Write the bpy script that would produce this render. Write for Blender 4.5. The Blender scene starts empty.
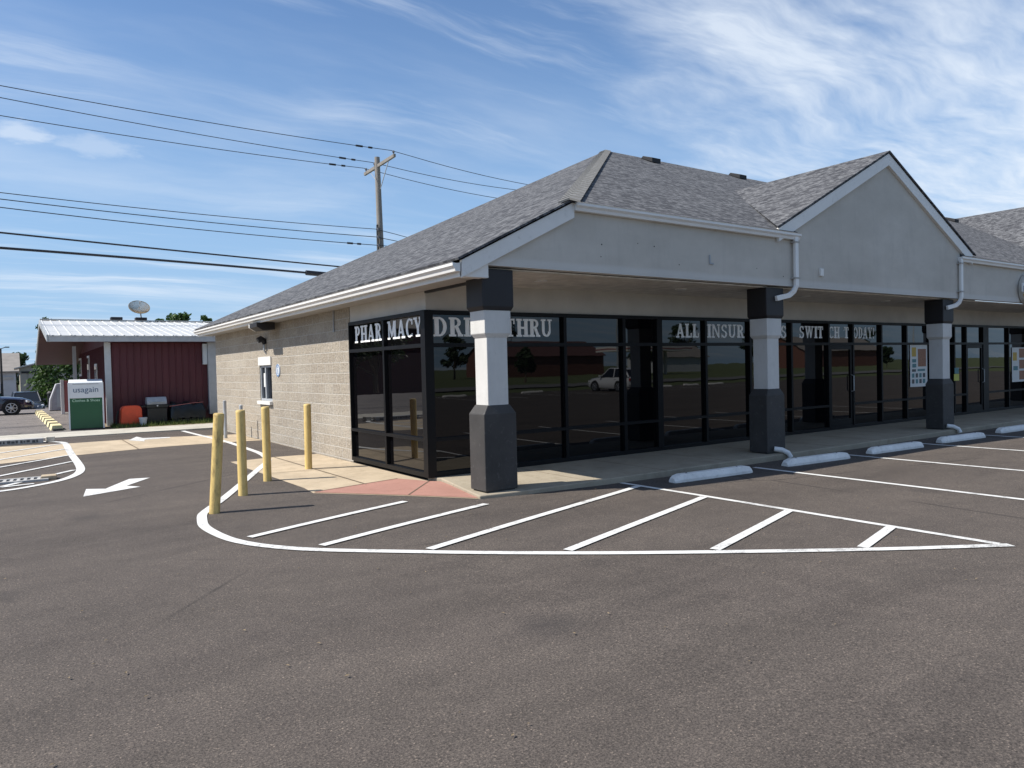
import bpy, bmesh, math, random
from mathutils import Vector, Matrix
random.seed(7)
sc = bpy.context.scene
COL = sc.collection
R = math.radians

# ------------------------------------------------------------------ materials
MATS = {}
def nt_new(name):
    m = bpy.data.materials.new(name); m.use_nodes = True
    nt = m.node_tree; nt.nodes.clear()
    out = nt.nodes.new('ShaderNodeOutputMaterial'); b = nt.nodes.new('ShaderNodeBsdfPrincipled')
    nt.links.new(b.outputs[0], out.inputs[0])
    MATS[name] = m
    return m, nt, b
def N(nt, t, **kw):
    n = nt.nodes.new('ShaderNode' + t)
    for k, v in kw.items(): setattr(n, k, v)
    return n
def ramp(nt, fac, stops):
    r = N(nt, 'ValToRGB'); e = r.color_ramp.elements
    while len(e) > 1: e.remove(e[-1])
    e[0].position = stops[0][0]; e[0].color = (*stops[0][1], 1)
    for p, c in stops[1:]:
        x = e.new(p); x.color = (*c, 1)
    nt.links.new(fac, r.inputs[0]); return r.outputs[0]
def noise(nt, vec, scale, detail=4, rough=.55, dist=0):
    n = N(nt, 'TexNoise'); n.inputs['Scale'].default_value = scale; n.inputs['Detail'].default_value = detail
    n.inputs['Roughness'].default_value = rough; n.inputs['Distortion'].default_value = dist
    if vec is not None: nt.links.new(vec, n.inputs['Vector'])
    return n.outputs['Fac']
def math_(nt, op, a, b=None, clamp=False):
    m = N(nt, 'Math', operation=op); m.use_clamp = clamp
    for i, v in enumerate((a, b)):
        if v is None: continue
        if isinstance(v, (int, float)): m.inputs[i].default_value = v
        else: nt.links.new(v, m.inputs[i])
    return m.outputs[0]
def mixc(nt, fac, a, b, blend='MIX'):
    m = N(nt, 'Mix', data_type='RGBA', blend_type=blend)
    for s, v in ((m.inputs[0], fac), (m.inputs[6], a), (m.inputs[7], b)):
        if isinstance(v, (int, float)): s.default_value = v
        elif isinstance(v, tuple): s.default_value = (*v, 1)
        else: nt.links.new(v, s)
    return m.outputs[2]
def bump(nt, b, h, strength=.3, dist=.01):
    n = N(nt, 'Bump'); n.inputs['Strength'].default_value = strength; n.inputs['Distance'].default_value = dist
    nt.links.new(h, n.inputs['Height']); nt.links.new(n.outputs[0], b.inputs['Normal'])
def pos(nt): return N(nt, 'NewGeometry').outputs['Position']
def objc(nt): return N(nt, 'TexCoord').outputs['Object']
def mapping(nt, vec, scale=(1, 1, 1), rot=(0, 0, 0), loc=(0, 0, 0)):
    m = N(nt, 'Mapping'); m.inputs['Scale'].default_value = scale; m.inputs['Rotation'].default_value = rot
    m.inputs['Location'].default_value = loc
    nt.links.new(vec, m.inputs[0]); return m.outputs[0]
def M(name, col, rough=.6, var=.12, scale=3, metal=0, bmp=0, bscale=60, spec=.5, dirt=0, dirtcol=(.12, .09, .06), stretch=(1, 1, 1), coat=0):
    """plain painted / weathered surface: base colour with soft mottling, optional dirt and bump"""
    if name in MATS: return MATS[name]
    m, nt, b = nt_new(name)
    p = mapping(nt, pos(nt), stretch)
    f = noise(nt, p, scale, 5, .6)
    lo = tuple(c * (1 - var) for c in col); hi = tuple(min(1, c * (1 + var)) for c in col)
    c = ramp(nt, f, [(.3, lo), (.7, hi)])
    if dirt:
        d = noise(nt, p, scale * 4.3, 6, .7)
        c = mixc(nt, ramp(nt, d, [(.62 - dirt * .2, (0, 0, 0)), (.80 - dirt * .1, (dirt, dirt, dirt))]), c, dirtcol)
    nt.links.new(c, b.inputs['Base Color'])
    b.inputs['Roughness'].default_value = rough; b.inputs['Metallic'].default_value = metal
    b.inputs['Specular IOR Level'].default_value = spec
    b.inputs['Coat Weight'].default_value = coat
    if bmp: bump(nt, b, noise(nt, p, bscale, 3), bmp, .01)
    return m

def make_asphalt(name, base, tint, old=False):
    m, nt, b = nt_new(name)
    p = pos(nt)
    big = noise(nt, p, .35, 5, .6)
    streak = noise(nt, mapping(nt, p, (.25, 1.6, 1), (0, 0, R(22))), .9, 5, .6, .4)
    mid = noise(nt, p, 3.0, 5, .65)
    fine = noise(nt, p, 85, 4, .75)
    vor = N(nt, 'TexVoronoi'); vor.inputs['Scale'].default_value = 135; nt.links.new(p, vor.inputs['Vector'])
    sep = N(nt, 'SeparateColor'); nt.links.new(vor.outputs['Color'], sep.inputs[0])
    c = ramp(nt, big, [(.3, tuple(x * .88 for x in base)), (.7, tuple(x * 1.12 for x in tint))])
    c = mixc(nt, .55, c, ramp(nt, streak, [(.33, tuple(x * .72 for x in base)), (.52, base), (.75, tuple(x * 1.22 for x in tint))]))
    c = mixc(nt, .3, c, ramp(nt, mid, [(.3, tuple(x * .7 for x in base)), (.7, tuple(x * 1.3 for x in tint))]))
    g = ramp(nt, fine, [(.36, (.45, .45, .45)), (.5, (.95, .95, .95)), (.66, (1.75, 1.7, 1.65))])
    c = mixc(nt, .8, c, mixc(nt, 1, c, g, 'MULTIPLY'))
    # single stones: a few pale, a few black
    st = ramp(nt, sep.outputs[0], [(0, (.55, .55, .55)), (.12, (.8, .8, .8)), (.6, (1, 1, 1)), (.86, (1.2, 1.2, 1.17)), (.972, (1.4, 1.4, 1.35)), (.994, (2.3, 2.2, 2.05))])
    c = mixc(nt, .9, c, mixc(nt, 1, c, st, 'MULTIPLY'))
    if old:
        cr = N(nt, 'TexVoronoi', feature='DISTANCE_TO_EDGE'); cr.inputs['Scale'].default_value = .5
        nt.links.new(mixc(nt, .12, p, noise(nt, p, 2, 3)), cr.inputs['Vector'])
        c = mixc(nt, ramp(nt, cr.outputs[0], [(0, (.7, .7, .7)), (.012, (0, 0, 0))]), c, (.03, .03, .03))
    # worn patches, oil drips and a few hairline cracks
    wp = noise(nt, mapping(nt, p, (.5, 1.3, 1), (0, 0, R(-12))), .55, 6, .7, .3)
    c = mixc(nt, .8, c, mixc(nt, 1, c, ramp(nt, wp, [(.30, (.74, .74, .75)), (.46, (.97, .97, .97)), (.6, (1.05, 1.05, 1.04)), (.72, (1.26, 1.25, 1.23))]), 'MULTIPLY'))
    oil = N(nt, 'TexVoronoi'); oil.inputs['Scale'].default_value = .42; oil.inputs['Randomness'].default_value = 1
    nt.links.new(mixc(nt, .06, p, noise(nt, p, 5, 3)), oil.inputs['Vector'])
    c = mixc(nt, ramp(nt, oil.outputs['Distance'], [(0, (.55, .55, .55)), (.05, (.35, .35, .35)), (.11, (0, 0, 0))]), c, (.028, .026, .026))
    ck = N(nt, 'TexVoronoi', feature='DISTANCE_TO_EDGE'); ck.inputs['Scale'].default_value = .16
    nt.links.new(mixc(nt, .10, p, noise(nt, p, 1.6, 5, .7)), ck.inputs['Vector'])
    ckm = math_(nt, 'MULTIPLY', ramp(nt, ck.outputs[0], [(0, (1, 1, 1)), (.0014, (.6, .6, .6)), (.0032, (0, 0, 0))]), ramp(nt, noise(nt, p, .33, 3), [(.47, (0, 0, 0)), (.56, (.75, .75, .75))]))
    c = mixc(nt, ckm, c, (.02, .018, .017))
    nt.links.new(c, b.inputs['Base Color'])
    b.inputs['Roughness'].default_value = .88; b.inputs['Specular IOR Level'].default_value = .25
    bump(nt, b, mixc(nt, .5, fine, vor.outputs['Distance']), .55, .006)
    return m
make_asphalt('asphalt', (.087, .0735, .065), (.094, .0785, .068))
make_asphalt('asphalt_old', (.17, .155, .15), (.19, .17, .16), True)

def make_concrete(name, col, var=.16, joint=None, stain=(.6, .55, .5)):
    m, nt, b = nt_new(name)
    p = pos(nt)
    f = noise(nt, p, 1.2, 6, .65)
    c = ramp(nt, f, [(.28, tuple(x * (1 - var) for x in col)), (.72, tuple(min(1, x * (1 + var)) for x in col))])
    s = noise(nt, p, 4.5, 6, .7)
    c = mixc(nt, ramp(nt, s, [(.52, (0, 0, 0)), (.75, (.55, .55, .55))]), c, tuple(a * q for a, q in zip(col, stain)))
    g = noise(nt, p, 180, 2)
    c = mixc(nt, .35, c, mixc(nt, 1, c, ramp(nt, g, [(.3, (.6, .6, .6)), (.7, (1.4, 1.4, 1.4))]), 'MULTIPLY'))
    nt.links.new(c, b.inputs['Base Color'])
    b.inputs['Roughness'].default_value = .85; b.inputs['Specular IOR Level'].default_value = .3
    bump(nt, b, g, .2, .004)
    return m
make_concrete('concrete_tan', (.44, .355, .25), .2)
make_concrete('concrete_red', (.36, .19, .15), .12)
make_concrete('concrete_grey', (.33, .285, .215))
make_concrete('concrete_kerb', (.45, .42, .36))
make_concrete('joint', (.16, .12, .085))

def make_block():
    m, nt, b = nt_new('split_block')
    p = pos(nt)
    sp = N(nt, 'SeparateXYZ'); nt.links.new(p, sp.inputs[0])
    cb = N(nt, 'CombineXYZ'); nt.links.new(sp.outputs[1], cb.inputs[0]); nt.links.new(sp.outputs[2], cb.inputs[1])
    wob = noise(nt, p, 14, 3)
    vec = N(nt, 'VectorMath', operation='ADD'); nt.links.new(cb.outputs[0], vec.inputs[0])
    wv = N(nt, 'CombineXYZ'); nt.links.new(math_(nt, 'MULTIPLY', math_(nt, 'SUBTRACT', wob, .5), .03), wv.inputs[0])
    nt.links.new(math_(nt, 'MULTIPLY', math_(nt, 'SUBTRACT', wob, .5), .022), wv.inputs[1]); nt.links.new(wv.outputs[0], vec.inputs[1])
    br = N(nt, 'TexBrick'); nt.links.new(vec.outputs[0], br.inputs['Vector'])
    br.inputs['Scale'].default_value = 1; br.inputs['Brick Width'].default_value = .42; br.inputs['Row Height'].default_value = .206
    br.inputs['Mortar Size'].default_value = .009; br.inputs['Mortar Smooth'].default_value = .35; br.inputs['Bias'].default_value = 0
    br.inputs['Color1'].default_value = (.41, .36, .295, 1); br.inputs['Color2'].default_value = (.36, .313, .255, 1)
    br.inputs['Mortar'].default_value = (.47, .445, .40, 1)
    rough = noise(nt, p, 17, 6, .72)
    pits = noise(nt, p, 48, 4, .7)
    c = mixc(nt, .9, br.outputs['Color'], mixc(nt, 1, br.outputs['Color'], ramp(nt, rough, [(.32, (.66, .65, .64)), (.5, (1, 1, 1)), (.7, (1.28, 1.26, 1.22))]), 'MULTIPLY'))
    c = mixc(nt, .7, c, mixc(nt, 1, c, ramp(nt, pits, [(.33, (.45, .43, .42)), (.46, (1, 1, 1)), (.68, (1.2, 1.2, 1.2))]), 'MULTIPLY'))
    eff = noise(nt, mapping(nt, p, (1, .35, 1)), 1.1, 5, .6)
    c = mixc(nt, ramp(nt, eff, [(.5, (0, 0, 0)), (.72, (.32, .32, .32))]), c, (.55, .52, .46))
    nt.links.new(c, b.inputs['Base Color']); b.inputs['Roughness'].default_value = .92; b.inputs['Specular IOR Level'].default_value = .2
    inv = math_(nt, 'SUBTRACT', 1, br.outputs['Fac'])
    h = math_(nt, 'MULTIPLY', inv, math_(nt, 'ADD', math_(nt, 'MULTIPLY', rough, 1.0), math_(nt, 'MULTIPLY', pits, .45)))
    bump(nt, b, h, .9, .05)
make_block()

def make_shingle(name, a, bcol, ccol):
    m, nt, b = nt_new(name)
    uv = N(nt, 'UVMap').outputs[0]
    def brick(w, h, off, loc):
        br = N(nt, 'TexBrick'); nt.links.new(mapping(nt, uv, (1, 1, 1), (0, 0, 0), loc), br.inputs['Vector'])
        br.offset = off; br.offset_frequency = 2; br.inputs['Scale'].default_value = 1
        br.inputs['Brick Width'].default_value = w; br.inputs['Row Height'].default_value = h
        br.inputs['Mortar Size'].default_value = .006; br.inputs['Mortar Smooth'].default_value = .3
        br.inputs['Color1'].default_value = (0, 0, 0, 1); br.inputs['Color2'].default_value = (1, 1, 1, 1); br.inputs['Mortar'].default_value = (.12, .12, .12, 1)
        return br
    b1 = brick(.105, .0715, .37, (0, 0, 0)); b2 = brick(.165, .0715, .61, (.13, 0, 0))
    v = math_(nt, 'ADD', math_(nt, 'MULTIPLY', b1.outputs['Color'], .55), math_(nt, 'MULTIPLY', b2.outputs['Color'], .45))
    c = ramp(nt, v, [(.22, a), (.48, bcol), (.78, ccol)])
    big = noise(nt, mapping(nt, uv, (.7, .35, 1)), .8, 5, .65)
    c = mixc(nt, .8, c, mixc(nt, 1, c, ramp(nt, big, [(.3, (.90, .90, .91)), (.7, (1.09, 1.09, 1.08))]), 'MULTIPLY'))
    gr = noise(nt, uv, 120, 3, .8)
    c = mixc(nt, .8, c, mixc(nt, 1, c, ramp(nt, gr, [(.3, (.6, .6, .6)), (.7, (1.4, 1.4, 1.4))]), 'MULTIPLY'))
    mid = noise(nt, mapping(nt, uv, (5, 11, 1)), 2.2, 3, .6)
    c = mixc(nt, .25, c, mixc(nt, 1, c, ramp(nt, mid, [(.38, (.62, .62, .64)), (.62, (1.42, 1.41, 1.38))]), 'MULTIPLY'))
    nt.links.new(c, b.inputs['Base Color']); b.inputs['Roughness'].default_value = .93; b.inputs['Specular IOR Level'].default_value = .2
    # saw-tooth courses: each butt edge stands proud of the course below
    sp = N(nt, 'SeparateXYZ'); nt.links.new(uv, sp.inputs[0])
    saw = math_(nt, 'SUBTRACT', 1, math_(nt, 'FRACT', math_(nt, 'DIVIDE', sp.outputs[1], .143)))
    bump(nt, b, math_(nt, 'ADD', math_(nt, 'MULTIPLY', saw, .6), math_(nt, 'MULTIPLY', v, .4)), .55, .02)
make_shingle('shingles', (.048, .049, .054), (.093, .094, .100), (.155, .157, .163))
make_shingle('hip_shingles', (.165, .163, .158), (.18, .178, .172), (.20, .197, .19))

def make_stucco():
    m, nt, b = nt_new('fascia_paint')
    p = pos(nt)
    f = noise(nt, mapping(nt, p, (.5, .5, 1)), 1.6, 6, .65)
    c = ramp(nt, f, [(.3, (.455, .425, .375)), (.7, (.555, .52, .465))])
    st = noise(nt, mapping(nt, p, (2.6, 2.6, .5)), 1.3, 6, .75)
    c = mixc(nt, ramp(nt, st, [(.5, (0, 0, 0)), (.76, (.32, .32, .32))]), c, (.33, .315, .29))
    sp = N(nt, 'SeparateXYZ'); nt.links.new(p, sp.inputs[0])
    low = ramp(nt, sp.outputs[2], [(0, (0, 0, 0)), (1, (1, 1, 1))])
    # paler band along the bottom of the fascia
    mr = N(nt, 'MapRange'); mr.inputs[1].default_value = 3.16; mr.inputs[2].default_value = 3.21; mr.inputs[3].default_value = 1; mr.inputs[4].default_value = 0
    nt.links.new(math_(nt, 'ADD', sp.outputs[2], math_(nt, 'MULTIPLY', f, .08)), mr.inputs[0])
    c = mixc(nt, math_(nt, 'MULTIPLY', mr.outputs[0], .45), c, (.60, .595, .575))
    sc_ = noise(nt, p, 24, 5, .75)
    c = mixc(nt, ramp(nt, sc_, [(.66, (0, 0, 0)), (.74, (.35, .35, .35))]), c, (.62, .60, .57))
    nt.links.new(c, b.inputs['Base Color']); b.inputs['Roughness'].default_value = .8; b.inputs['Specular IOR Level'].default_value = .3
    bump(nt, b, noise(nt, p, 160, 3), .25, .004)
make_stucco()

def make_glass(name, col=(.004, .004, .006), rough=.012, ior=1.5):
    m, nt, b = nt_new(name)
    b.inputs['Base Color'].default_value = (*col, 1); b.inputs['Roughness'].default_value = rough; b.inputs['IOR'].default_value = ior
    p = pos(nt)
    bump(nt, b, noise(nt, p, 1.3, 2), .012, .05)
    return m
make_glass('tinted_glass', (.0030, .0028, .0034), .012, 1.52)
make_glass('car_glass', (.012, .014, .018), .02, 1.5)

def make_panel_ribs(name, col, axis=0, period=.3):
    m, nt, b = nt_new(name)
    p = pos(nt)
    sp = N(nt, 'SeparateXYZ'); nt.links.new(p, sp.inputs[0])
    f = noise(nt, mapping(nt, p, (4, 4, .4)), 1.2, 5, .6)
    c = ramp(nt, f, [(.3, tuple(x * .8 for x in col)), (.7, tuple(x * 1.18 for x in col))])
    nt.links.new(c, b.inputs['Base Color']); b.inputs['Roughness'].default_value = .55
    w = math_(nt, 'ABSOLUTE', math_(nt, 'SUBTRACT', math_(nt, 'FRACT', math_(nt, 'DIVIDE', sp.outputs[axis], period)), .5))
    bump(nt, b, w, .5, .03)
make_panel_ribs('soffit_board', (.62, .575, .51), 0, .28)

def make_leaf(name, a, bcol):
    m, nt, b = nt_new(name)
    f = noise(nt, pos(nt), 1.7, 4, .7)
    rnd = N(nt, 'NewGeometry').outputs['Random Per Island']
    c = ramp(nt, math_(nt, 'ADD', math_(nt, 'MULTIPLY', f, .6), math_(nt, 'MULTIPLY', rnd, .4)), [(.25, a), (.75, bcol)])
    nt.links.new(c, b.inputs['Base Color']); b.inputs['Roughness'].default_value = .6
    tr = N(nt, 'BsdfTranslucent'); nt.links.new(c, tr.inputs[0])
    mx = N(nt, 'MixShader'); mx.inputs[0].default_value = .3
    out = [n for n in nt.nodes if n.type == 'OUTPUT_MATERIAL'][0]
    nt.links.new(b.outputs[0], mx.inputs[1]); nt.links.new(tr.outputs[0], mx.inputs[2]); nt.links.new(mx.outputs[0], out.inputs[0])
make_leaf('leaf_green', (.03, .065, .016), (.085, .15, .035))
make_leaf('leaf_dark', (.022, .045, .016), (.055, .095, .03))
make_leaf('grass_blade', (.06, .10, .02), (.16, .19, .05))

def make_paint():
    m, nt, b = nt_new('road_paint')
    p = pos(nt)
    f = noise(nt, p, 9, 6, .75)
    g = noise(nt, p, 70, 3, .7)
    wr_ = noise(nt, p, 1.1, 4, .6)
    c = mixc(nt, ramp(nt, math_(nt, 'ADD', math_(nt, 'ADD', math_(nt, 'MULTIPLY', f, .6), math_(nt, 'MULTIPLY', g, .4)), math_(nt, 'MULTIPLY', math_(nt, 'SUBTRACT', wr_, .46), .35)), [(.37, (.9, .9, .9)), (.455, (.35, .35, .35)), (.5, (.10, .10, .10)), (.64, (0, 0, 0))]), (.66, .655, .63), (.2, .19, .18))
    nt.links.new(c, b.inputs['Base Color']); b.inputs['Roughness'].default_value = .7
    bump(nt, b, g, .3, .004)
make_paint()

M('white_trim', (.71, .69, .655), .45, .05, 2, dirt=.25)
M('white_gutter', (.74, .725, .695), .35, .05, 2, dirt=.15)
M('trim_grey', (.38, .36, .33), .6, .08)  # plain mid grey of the left soffit and the downspout straps
M('header_tan', (.52, .49, .44), .75, .08, 2, bmp=.15)
M('column_white', (.55, .535, .505), .7, .08, 3, bmp=.2, dirt=.3, dirtcol=(.34, .32, .29), stretch=(1, 1, .5))
M('column_grey', (.040, .037, .035), .7, .2, 3, bmp=.2, dirt=.22, dirtcol=(.3, .29, .28))
M('column_navy', (.012, .0105, .012), .6, .12, 3, bmp=.1)
M('black_frame', (.005, .005, .006), .45, .2, 3, spec=.2)
M('letter_white', (.90, .90, .88), .6, .06, 6)
M('dark_vent', (.012, .012, .014), .7, .2, 6)
M('yellow_paint', (.68, .49, .18), .55, .12, 4, dirt=.5, dirtcol=(.30, .19, .06), stretch=(1, 1, .35))
M('yellow_worn', (.67, .48, .17), .55, .15, 5, dirt=.8, dirtcol=(.14, .08, .035), stretch=(1, 1, .3))
M('stop_white', (.76, .735, .69), .7, .12, 3, dirt=.42, dirtcol=(.3, .28, .26), bmp=.3)
M('galv', (.42, .44, .45), .5, .1, 4, metal=.3, dirt=.2)
M('grey_steel', (.33, .35, .37), .5, .12, 6, dirt=.2)
M('white_metal', (.50, .50, .485), .45, .03, 1.5)
M('barn_red', (.085, .0145, .021), .55, .12, 2, stretch=(3, 3, .4))
M('barn_red_dark', (.065, .014, .018), .6, .15, 3)
M('post_grey', (.52, .55, .56), .6, .08, 3, dirt=.2)
M('wood_pole', (.215, .195, .172), .85, .22, 5, stretch=(4, 4, .3), bmp=.3)
M('wire_black', (.018, .018, .022), .6, .1)
M('insulator', (.12, .115, .12), .4, .1)
M('bin_green', (.012, .085, .034), .5, .06, 3, dirt=.12)
M('bin_white', (.66, .69, .71), .5, .04, 3, dirt=.1)
M('text_navy', (.05, .10, .18), .6, .05)
M('text_palegreen', (.50, .72, .55), .6, .05)
M('orange_plastic', (.78, .095, .035), .5, .1, 4, dirt=.1)
M('bucket_white', (.6, .62, .63), .5, .08, 5, dirt=.3)
M('grill_black', (.009, .011, .012), .45, .25, 6)
M('tarp_black', (.006, .009, .009), .4, .3, 6, bmp=.6, bscale=7)
M('cabinet_grey', (.46, .45, .48), .6, .12, 5, dirt=.3)
M('vending_red', (.36, .12, .11), .5, .1, 3)
M('car_blue', (.018, .022, .05), .25, .05, 2, coat=1)
M('car_slate', (.03, .035, .045), .25, .05, 2, coat=1)
M('car_white', (.72, .73, .74), .25, .03, 2, coat=1)
M('tyre', (.015, .015, .015), .85, .2, 8)
M('rim', (.5, .5, .52), .3, .05, 4, metal=.8)
M('lamp_clear', (.6, .62, .64), .15, .05)
M('lamp_red', (.4, .02, .02), .2, .05)
M('shed_beige', (.36, .335, .28), .7, .08, 1.5, stretch=(3, 3, .4))
M('shed_white', (.55, .56, .57), .7, .08, 1)
M('old_roof', (.22, .20, .18), .85, .15, 1.5)
M('dumpster_green', (.03, .10, .075), .5, .15, 3, dirt=.3)
M('brick_far', (.17, .075, .055), .8, .15, 3)
M('roof_far', (.10, .045, .04), .8, .15, 2)
M('bark', (.11, .085, .06), .9, .25, 6, stretch=(4, 4, .4))
M('dirt', (.20, .15, .09), .95, .3, 4)
M('grass_ground', (.085, .105, .032), .95, .35, 1.2, bmp=.5, bscale=40)
M('road_grey', (.14, .135, .13), .9, .15, 1)
M('poster_white', (.70, .70, .68), .5, .03)
M('poster_yellow', (.55, .36, .05), .5, .1)
M('poster_brown', (.30, .13, .07), .5, .4, 40)
M('poster_teal', (.08, .22, .24), .5, .3, 40)
M('poster_ink', (.07, .07, .075), .5, .1)
M('sticker_yellow', (.55, .55, .10), .5, .1)
M('sign_blue', (.03, .05, .16), .5, .1)
M('plaque_blue', (.12, .22, .40), .5, .1)
M('iron', (.04, .038, .036), .7, .25, 8)
M('grate_frame', (.42, .41, .39), .7, .12, 5, dirt=.3)
M('curb_black', (.02, .02, .02), .7, .1)
M('curb_yellow', (.72, .62, .36), .7, .12, 5, dirt=.3)

# ------------------------------------------------------------------ mesh helpers
class MB:
    """collects boxes, prisms, tubes ... builds them as one mesh object"""
    def __init__(s): s.bm = bmesh.new(); s.uvs = None; s.mi = 0
    def _f(s, vs):
        try:
            f = s.bm.faces.new(vs); f.material_index = s.mi; return f
        except ValueError: return None
    def box(s, x0, y0, z0, x1, y1, z1, bev=0):
        v = [s.bm.verts.new((x, y, z)) for x in (x0, x1) for y in (y0, y1) for z in (z0, z1)]
        fs = [s._f([v[i] for i in q]) for q in ((0, 1, 3, 2), (4, 6, 7, 5), (0, 4, 5, 1), (2, 3, 7, 6), (0, 2, 6, 4), (1, 5, 7, 3))]
        if bev:
            es = list({e for f in fs for e in f.edges})
            bmesh.ops.bevel(s.bm, geom=es, offset=bev, segments=2, affect='EDGES', profile=.5)
        return s
    def hexa(s, lo, hi):
        """frustum between two 4-point loops"""
        a = [s.bm.verts.new(p) for p in lo]; b = [s.bm.verts.new(p) for p in hi]; n = len(a)
        s._f(a[::-1]); s._f(b)
        for i in range(n): s._f((a[i], a[(i + 1) % n], b[(i + 1) % n], b[i]))
        return s
    def prism(s, pts, d):
        """polygon pts extruded by vector d"""
        d = Vector(d); lo = [Vector(p) for p in pts]
        return s.hexa(lo, [p + d for p in lo])
    def poly(s, pts):
        s._f([s.bm.verts.new(p) for p in pts]); return s
    def loft(s, rings, closed=True, caps=True):
        rr = [[s.bm.verts.new(p) for p in r] for r in rings]; n = len(rr[0])
        for a, b in zip(rr, rr[1:]):
            for i in range(n if closed else n - 1): s._f((a[i], a[(i + 1) % n], b[(i + 1) % n], b[i]))
        if caps: s._f(rr[0][::-1]); s._f(rr[-1])
        return s
    def tube(s, pts, r, n=8, caps=True):
        pts = [Vector(p) for p in pts]; rs = r if isinstance(r, (list, tuple)) else [r] * len(pts)
        rings = []; up = None
        for i, p in enumerate(pts):
            t = (pts[min(i + 1, len(pts) - 1)] - pts[max(i - 1, 0)]).normalized()
            if up is None: up = Vector((0, 0, 1)) if abs(t.z) < .9 else Vector((1, 0, 0))
            u = (up - t * up.dot(t)).normalized(); up = u; w = t.cross(u)
            rings.append([p + (u * math.cos(2 * math.pi * k / n) + w * math.sin(2 * math.pi * k / n)) * rs[i] for k in range(n)])
        return s.loft(rings, True, caps)
    def build(s, name, mats, parent=None, smooth=False, loc=None):
        if smooth:
            for f in s.bm.faces: f.smooth = True
        bmesh.ops.recalc_face_normals(s.bm, faces=s.bm.faces)
        me = bpy.data.meshes.new(name); s.bm.to_mesh(me); s.bm.free()
        for mm in (mats if isinstance(mats, (list, tuple)) else [mats]): me.materials.append(MATS[mm])
        o = bpy.data.objects.new(name, me); COL.objects.link(o)
        if parent: o.parent = parent
        if loc: o.location = loc
        return o
def tag(o, label, cat, group=None):
    o['label'] = label; o['category'] = cat
    if group: o['group'] = group
    return o
def thing(name, label, cat, loc=(0, 0, 0), rz=0, group=None):
    o = bpy.data.objects.new(name, None); COL.objects.link(o); o.location = loc; o.rotation_euler = (0, 0, rz)
    o.empty_display_size = .2
    return tag(o, label, cat, group)
def struct(o, kind='structure'): o['kind'] = kind; return o
def copy_tree(o, parent=None):
    c = o.copy(); COL.objects.link(c)
    if parent: c.parent = parent
    for ch in list(o.children): copy_tree(ch, c)
    return c
def smooth_edges(o, ang=35):
    m = o.data
    for p in m.polygons: p.use_smooth = True
    md = o.modifiers.new('es', 'EDGE_SPLIT'); md.split_angle = R(ang); return o
def bevel_mod(o, w=.01, seg=2):
    md = o.modifiers.new('bv', 'BEVEL'); md.width = w; md.segments = seg; md.limit_method = 'ANGLE'; md.angle_limit = R(30); return o
def text_mesh(name, body, size, mat, parent, origin, xdir, ydir, align='CENTER'):
    cu = bpy.data.curves.new(name, 'FONT'); cu.body = body; cu.size = size; cu.align_x = align; cu.extrude = .002
    t = bpy.data.objects.new('tmp_text', cu); COL.objects.link(t)
    dg = bpy.context.evaluated_depsgraph_get(); me = bpy.data.meshes.new_from_object(t.evaluated_get(dg))
    bpy.data.objects.remove(t); bpy.data.curves.remove(cu)
    xd = Vector(xdir).normalized(); yd = Vector(ydir).normalized(); zd = xd.cross(yd)
    mt = Matrix((xd, yd, zd)).transposed().to_4x4(); mt.translation = Vector(origin); me.transform(mt)
    me.materials.clear(); me.materials.append(MATS[mat]); me.name = name
    o = bpy.data.objects.new(name, me); COL.objects.link(o); o.parent = parent; return o

def sst(t): t = max(0, min(1, t)); return t * t * (3 - 2 * t)
def zg(x): return -.09 * sst((x + 3) / 7)          # the lot falls 9 cm to the gutter line along the front kerb

# ------------------------------------------------------------------ ground and roads
XS = [-60, -30, -15, -8, -5, -4] + [-3 + .25 * i for i in range(29)] + [5, 8, 12, 20, 40, 90]
def sheet(name, mat, y0, y1, dz, x0, x1, kind='structure'):
    b = MB(); xs = [x0] + [x for x in XS if x0 < x < x1] + [x1]
    lo = [b.bm.verts.new((x, y0, zg(x) + dz)) for x in xs]; hi = [b.bm.verts.new((x, y1, zg(x) + dz)) for x in xs]
    for i in range(len(xs) - 1): b._f((lo[i], lo[i + 1], hi[i + 1], hi[i]))
    return struct(b.build(name, mat), kind)
g = MB()
for y0, y1, z0, z1 in ((-900, 38, -.25, -.25), (38, 50, -.25, -1.0), (50, 900, -1.0, -1.0)): g.poly([(-900, y0, z0), (900, y0, z0), (900, y1, z1), (-900, y1, z1)])
bmesh.ops.remove_doubles(g.bm, verts=g.bm.verts, dist=1e-4); struct(g.build('ground', 'grass_ground'))
sheet('parking_lot', 'asphalt', -31, 14.1, 0, -45, 88)
def flat(name, mat, pts, dz):
    """a flat sheet lying on the lot, cut so that it follows the fall of the lot"""
    b = MB(); bm = b.bm
    b.poly([(x, y, 0) for x, y in pts])
    for cx in [-3 + i * .25 for i in range(29)]:
        gm = bm.verts[:] + bm.edges[:] + bm.faces[:]
        bmesh.ops.bisect_plane(bm, geom=gm, plane_co=(cx, 0, 0), plane_no=(1, 0, 0))
    for v in bm.verts: v.co.z = zg(v.co.x) + dz
    bmesh.ops.triangulate(bm, faces=bm.faces)
    for f in bm.faces:
        if f.normal.z < 0: f.normal_flip()
    return struct(b.build(name, mat))
def ribbon(pts, w):
    """outline of a line of width w (or widths) through pts"""
    P = [Vector((x, y)) for x, y in pts]; ws = w if isinstance(w, (list, tuple)) else [w] * len(P)
    L, Rr = [], []
    for i, p in enumerate(P):
        t = (P[min(i + 1, len(P) - 1)] - P[max(i - 1, 0)]).normalized(); n = Vector((-t.y, t.x))
        L.append(p + n * ws[i] / 2); Rr.append(p - n * ws[i] / 2)
    return [tuple(p) for p in L + Rr[::-1]]
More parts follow.
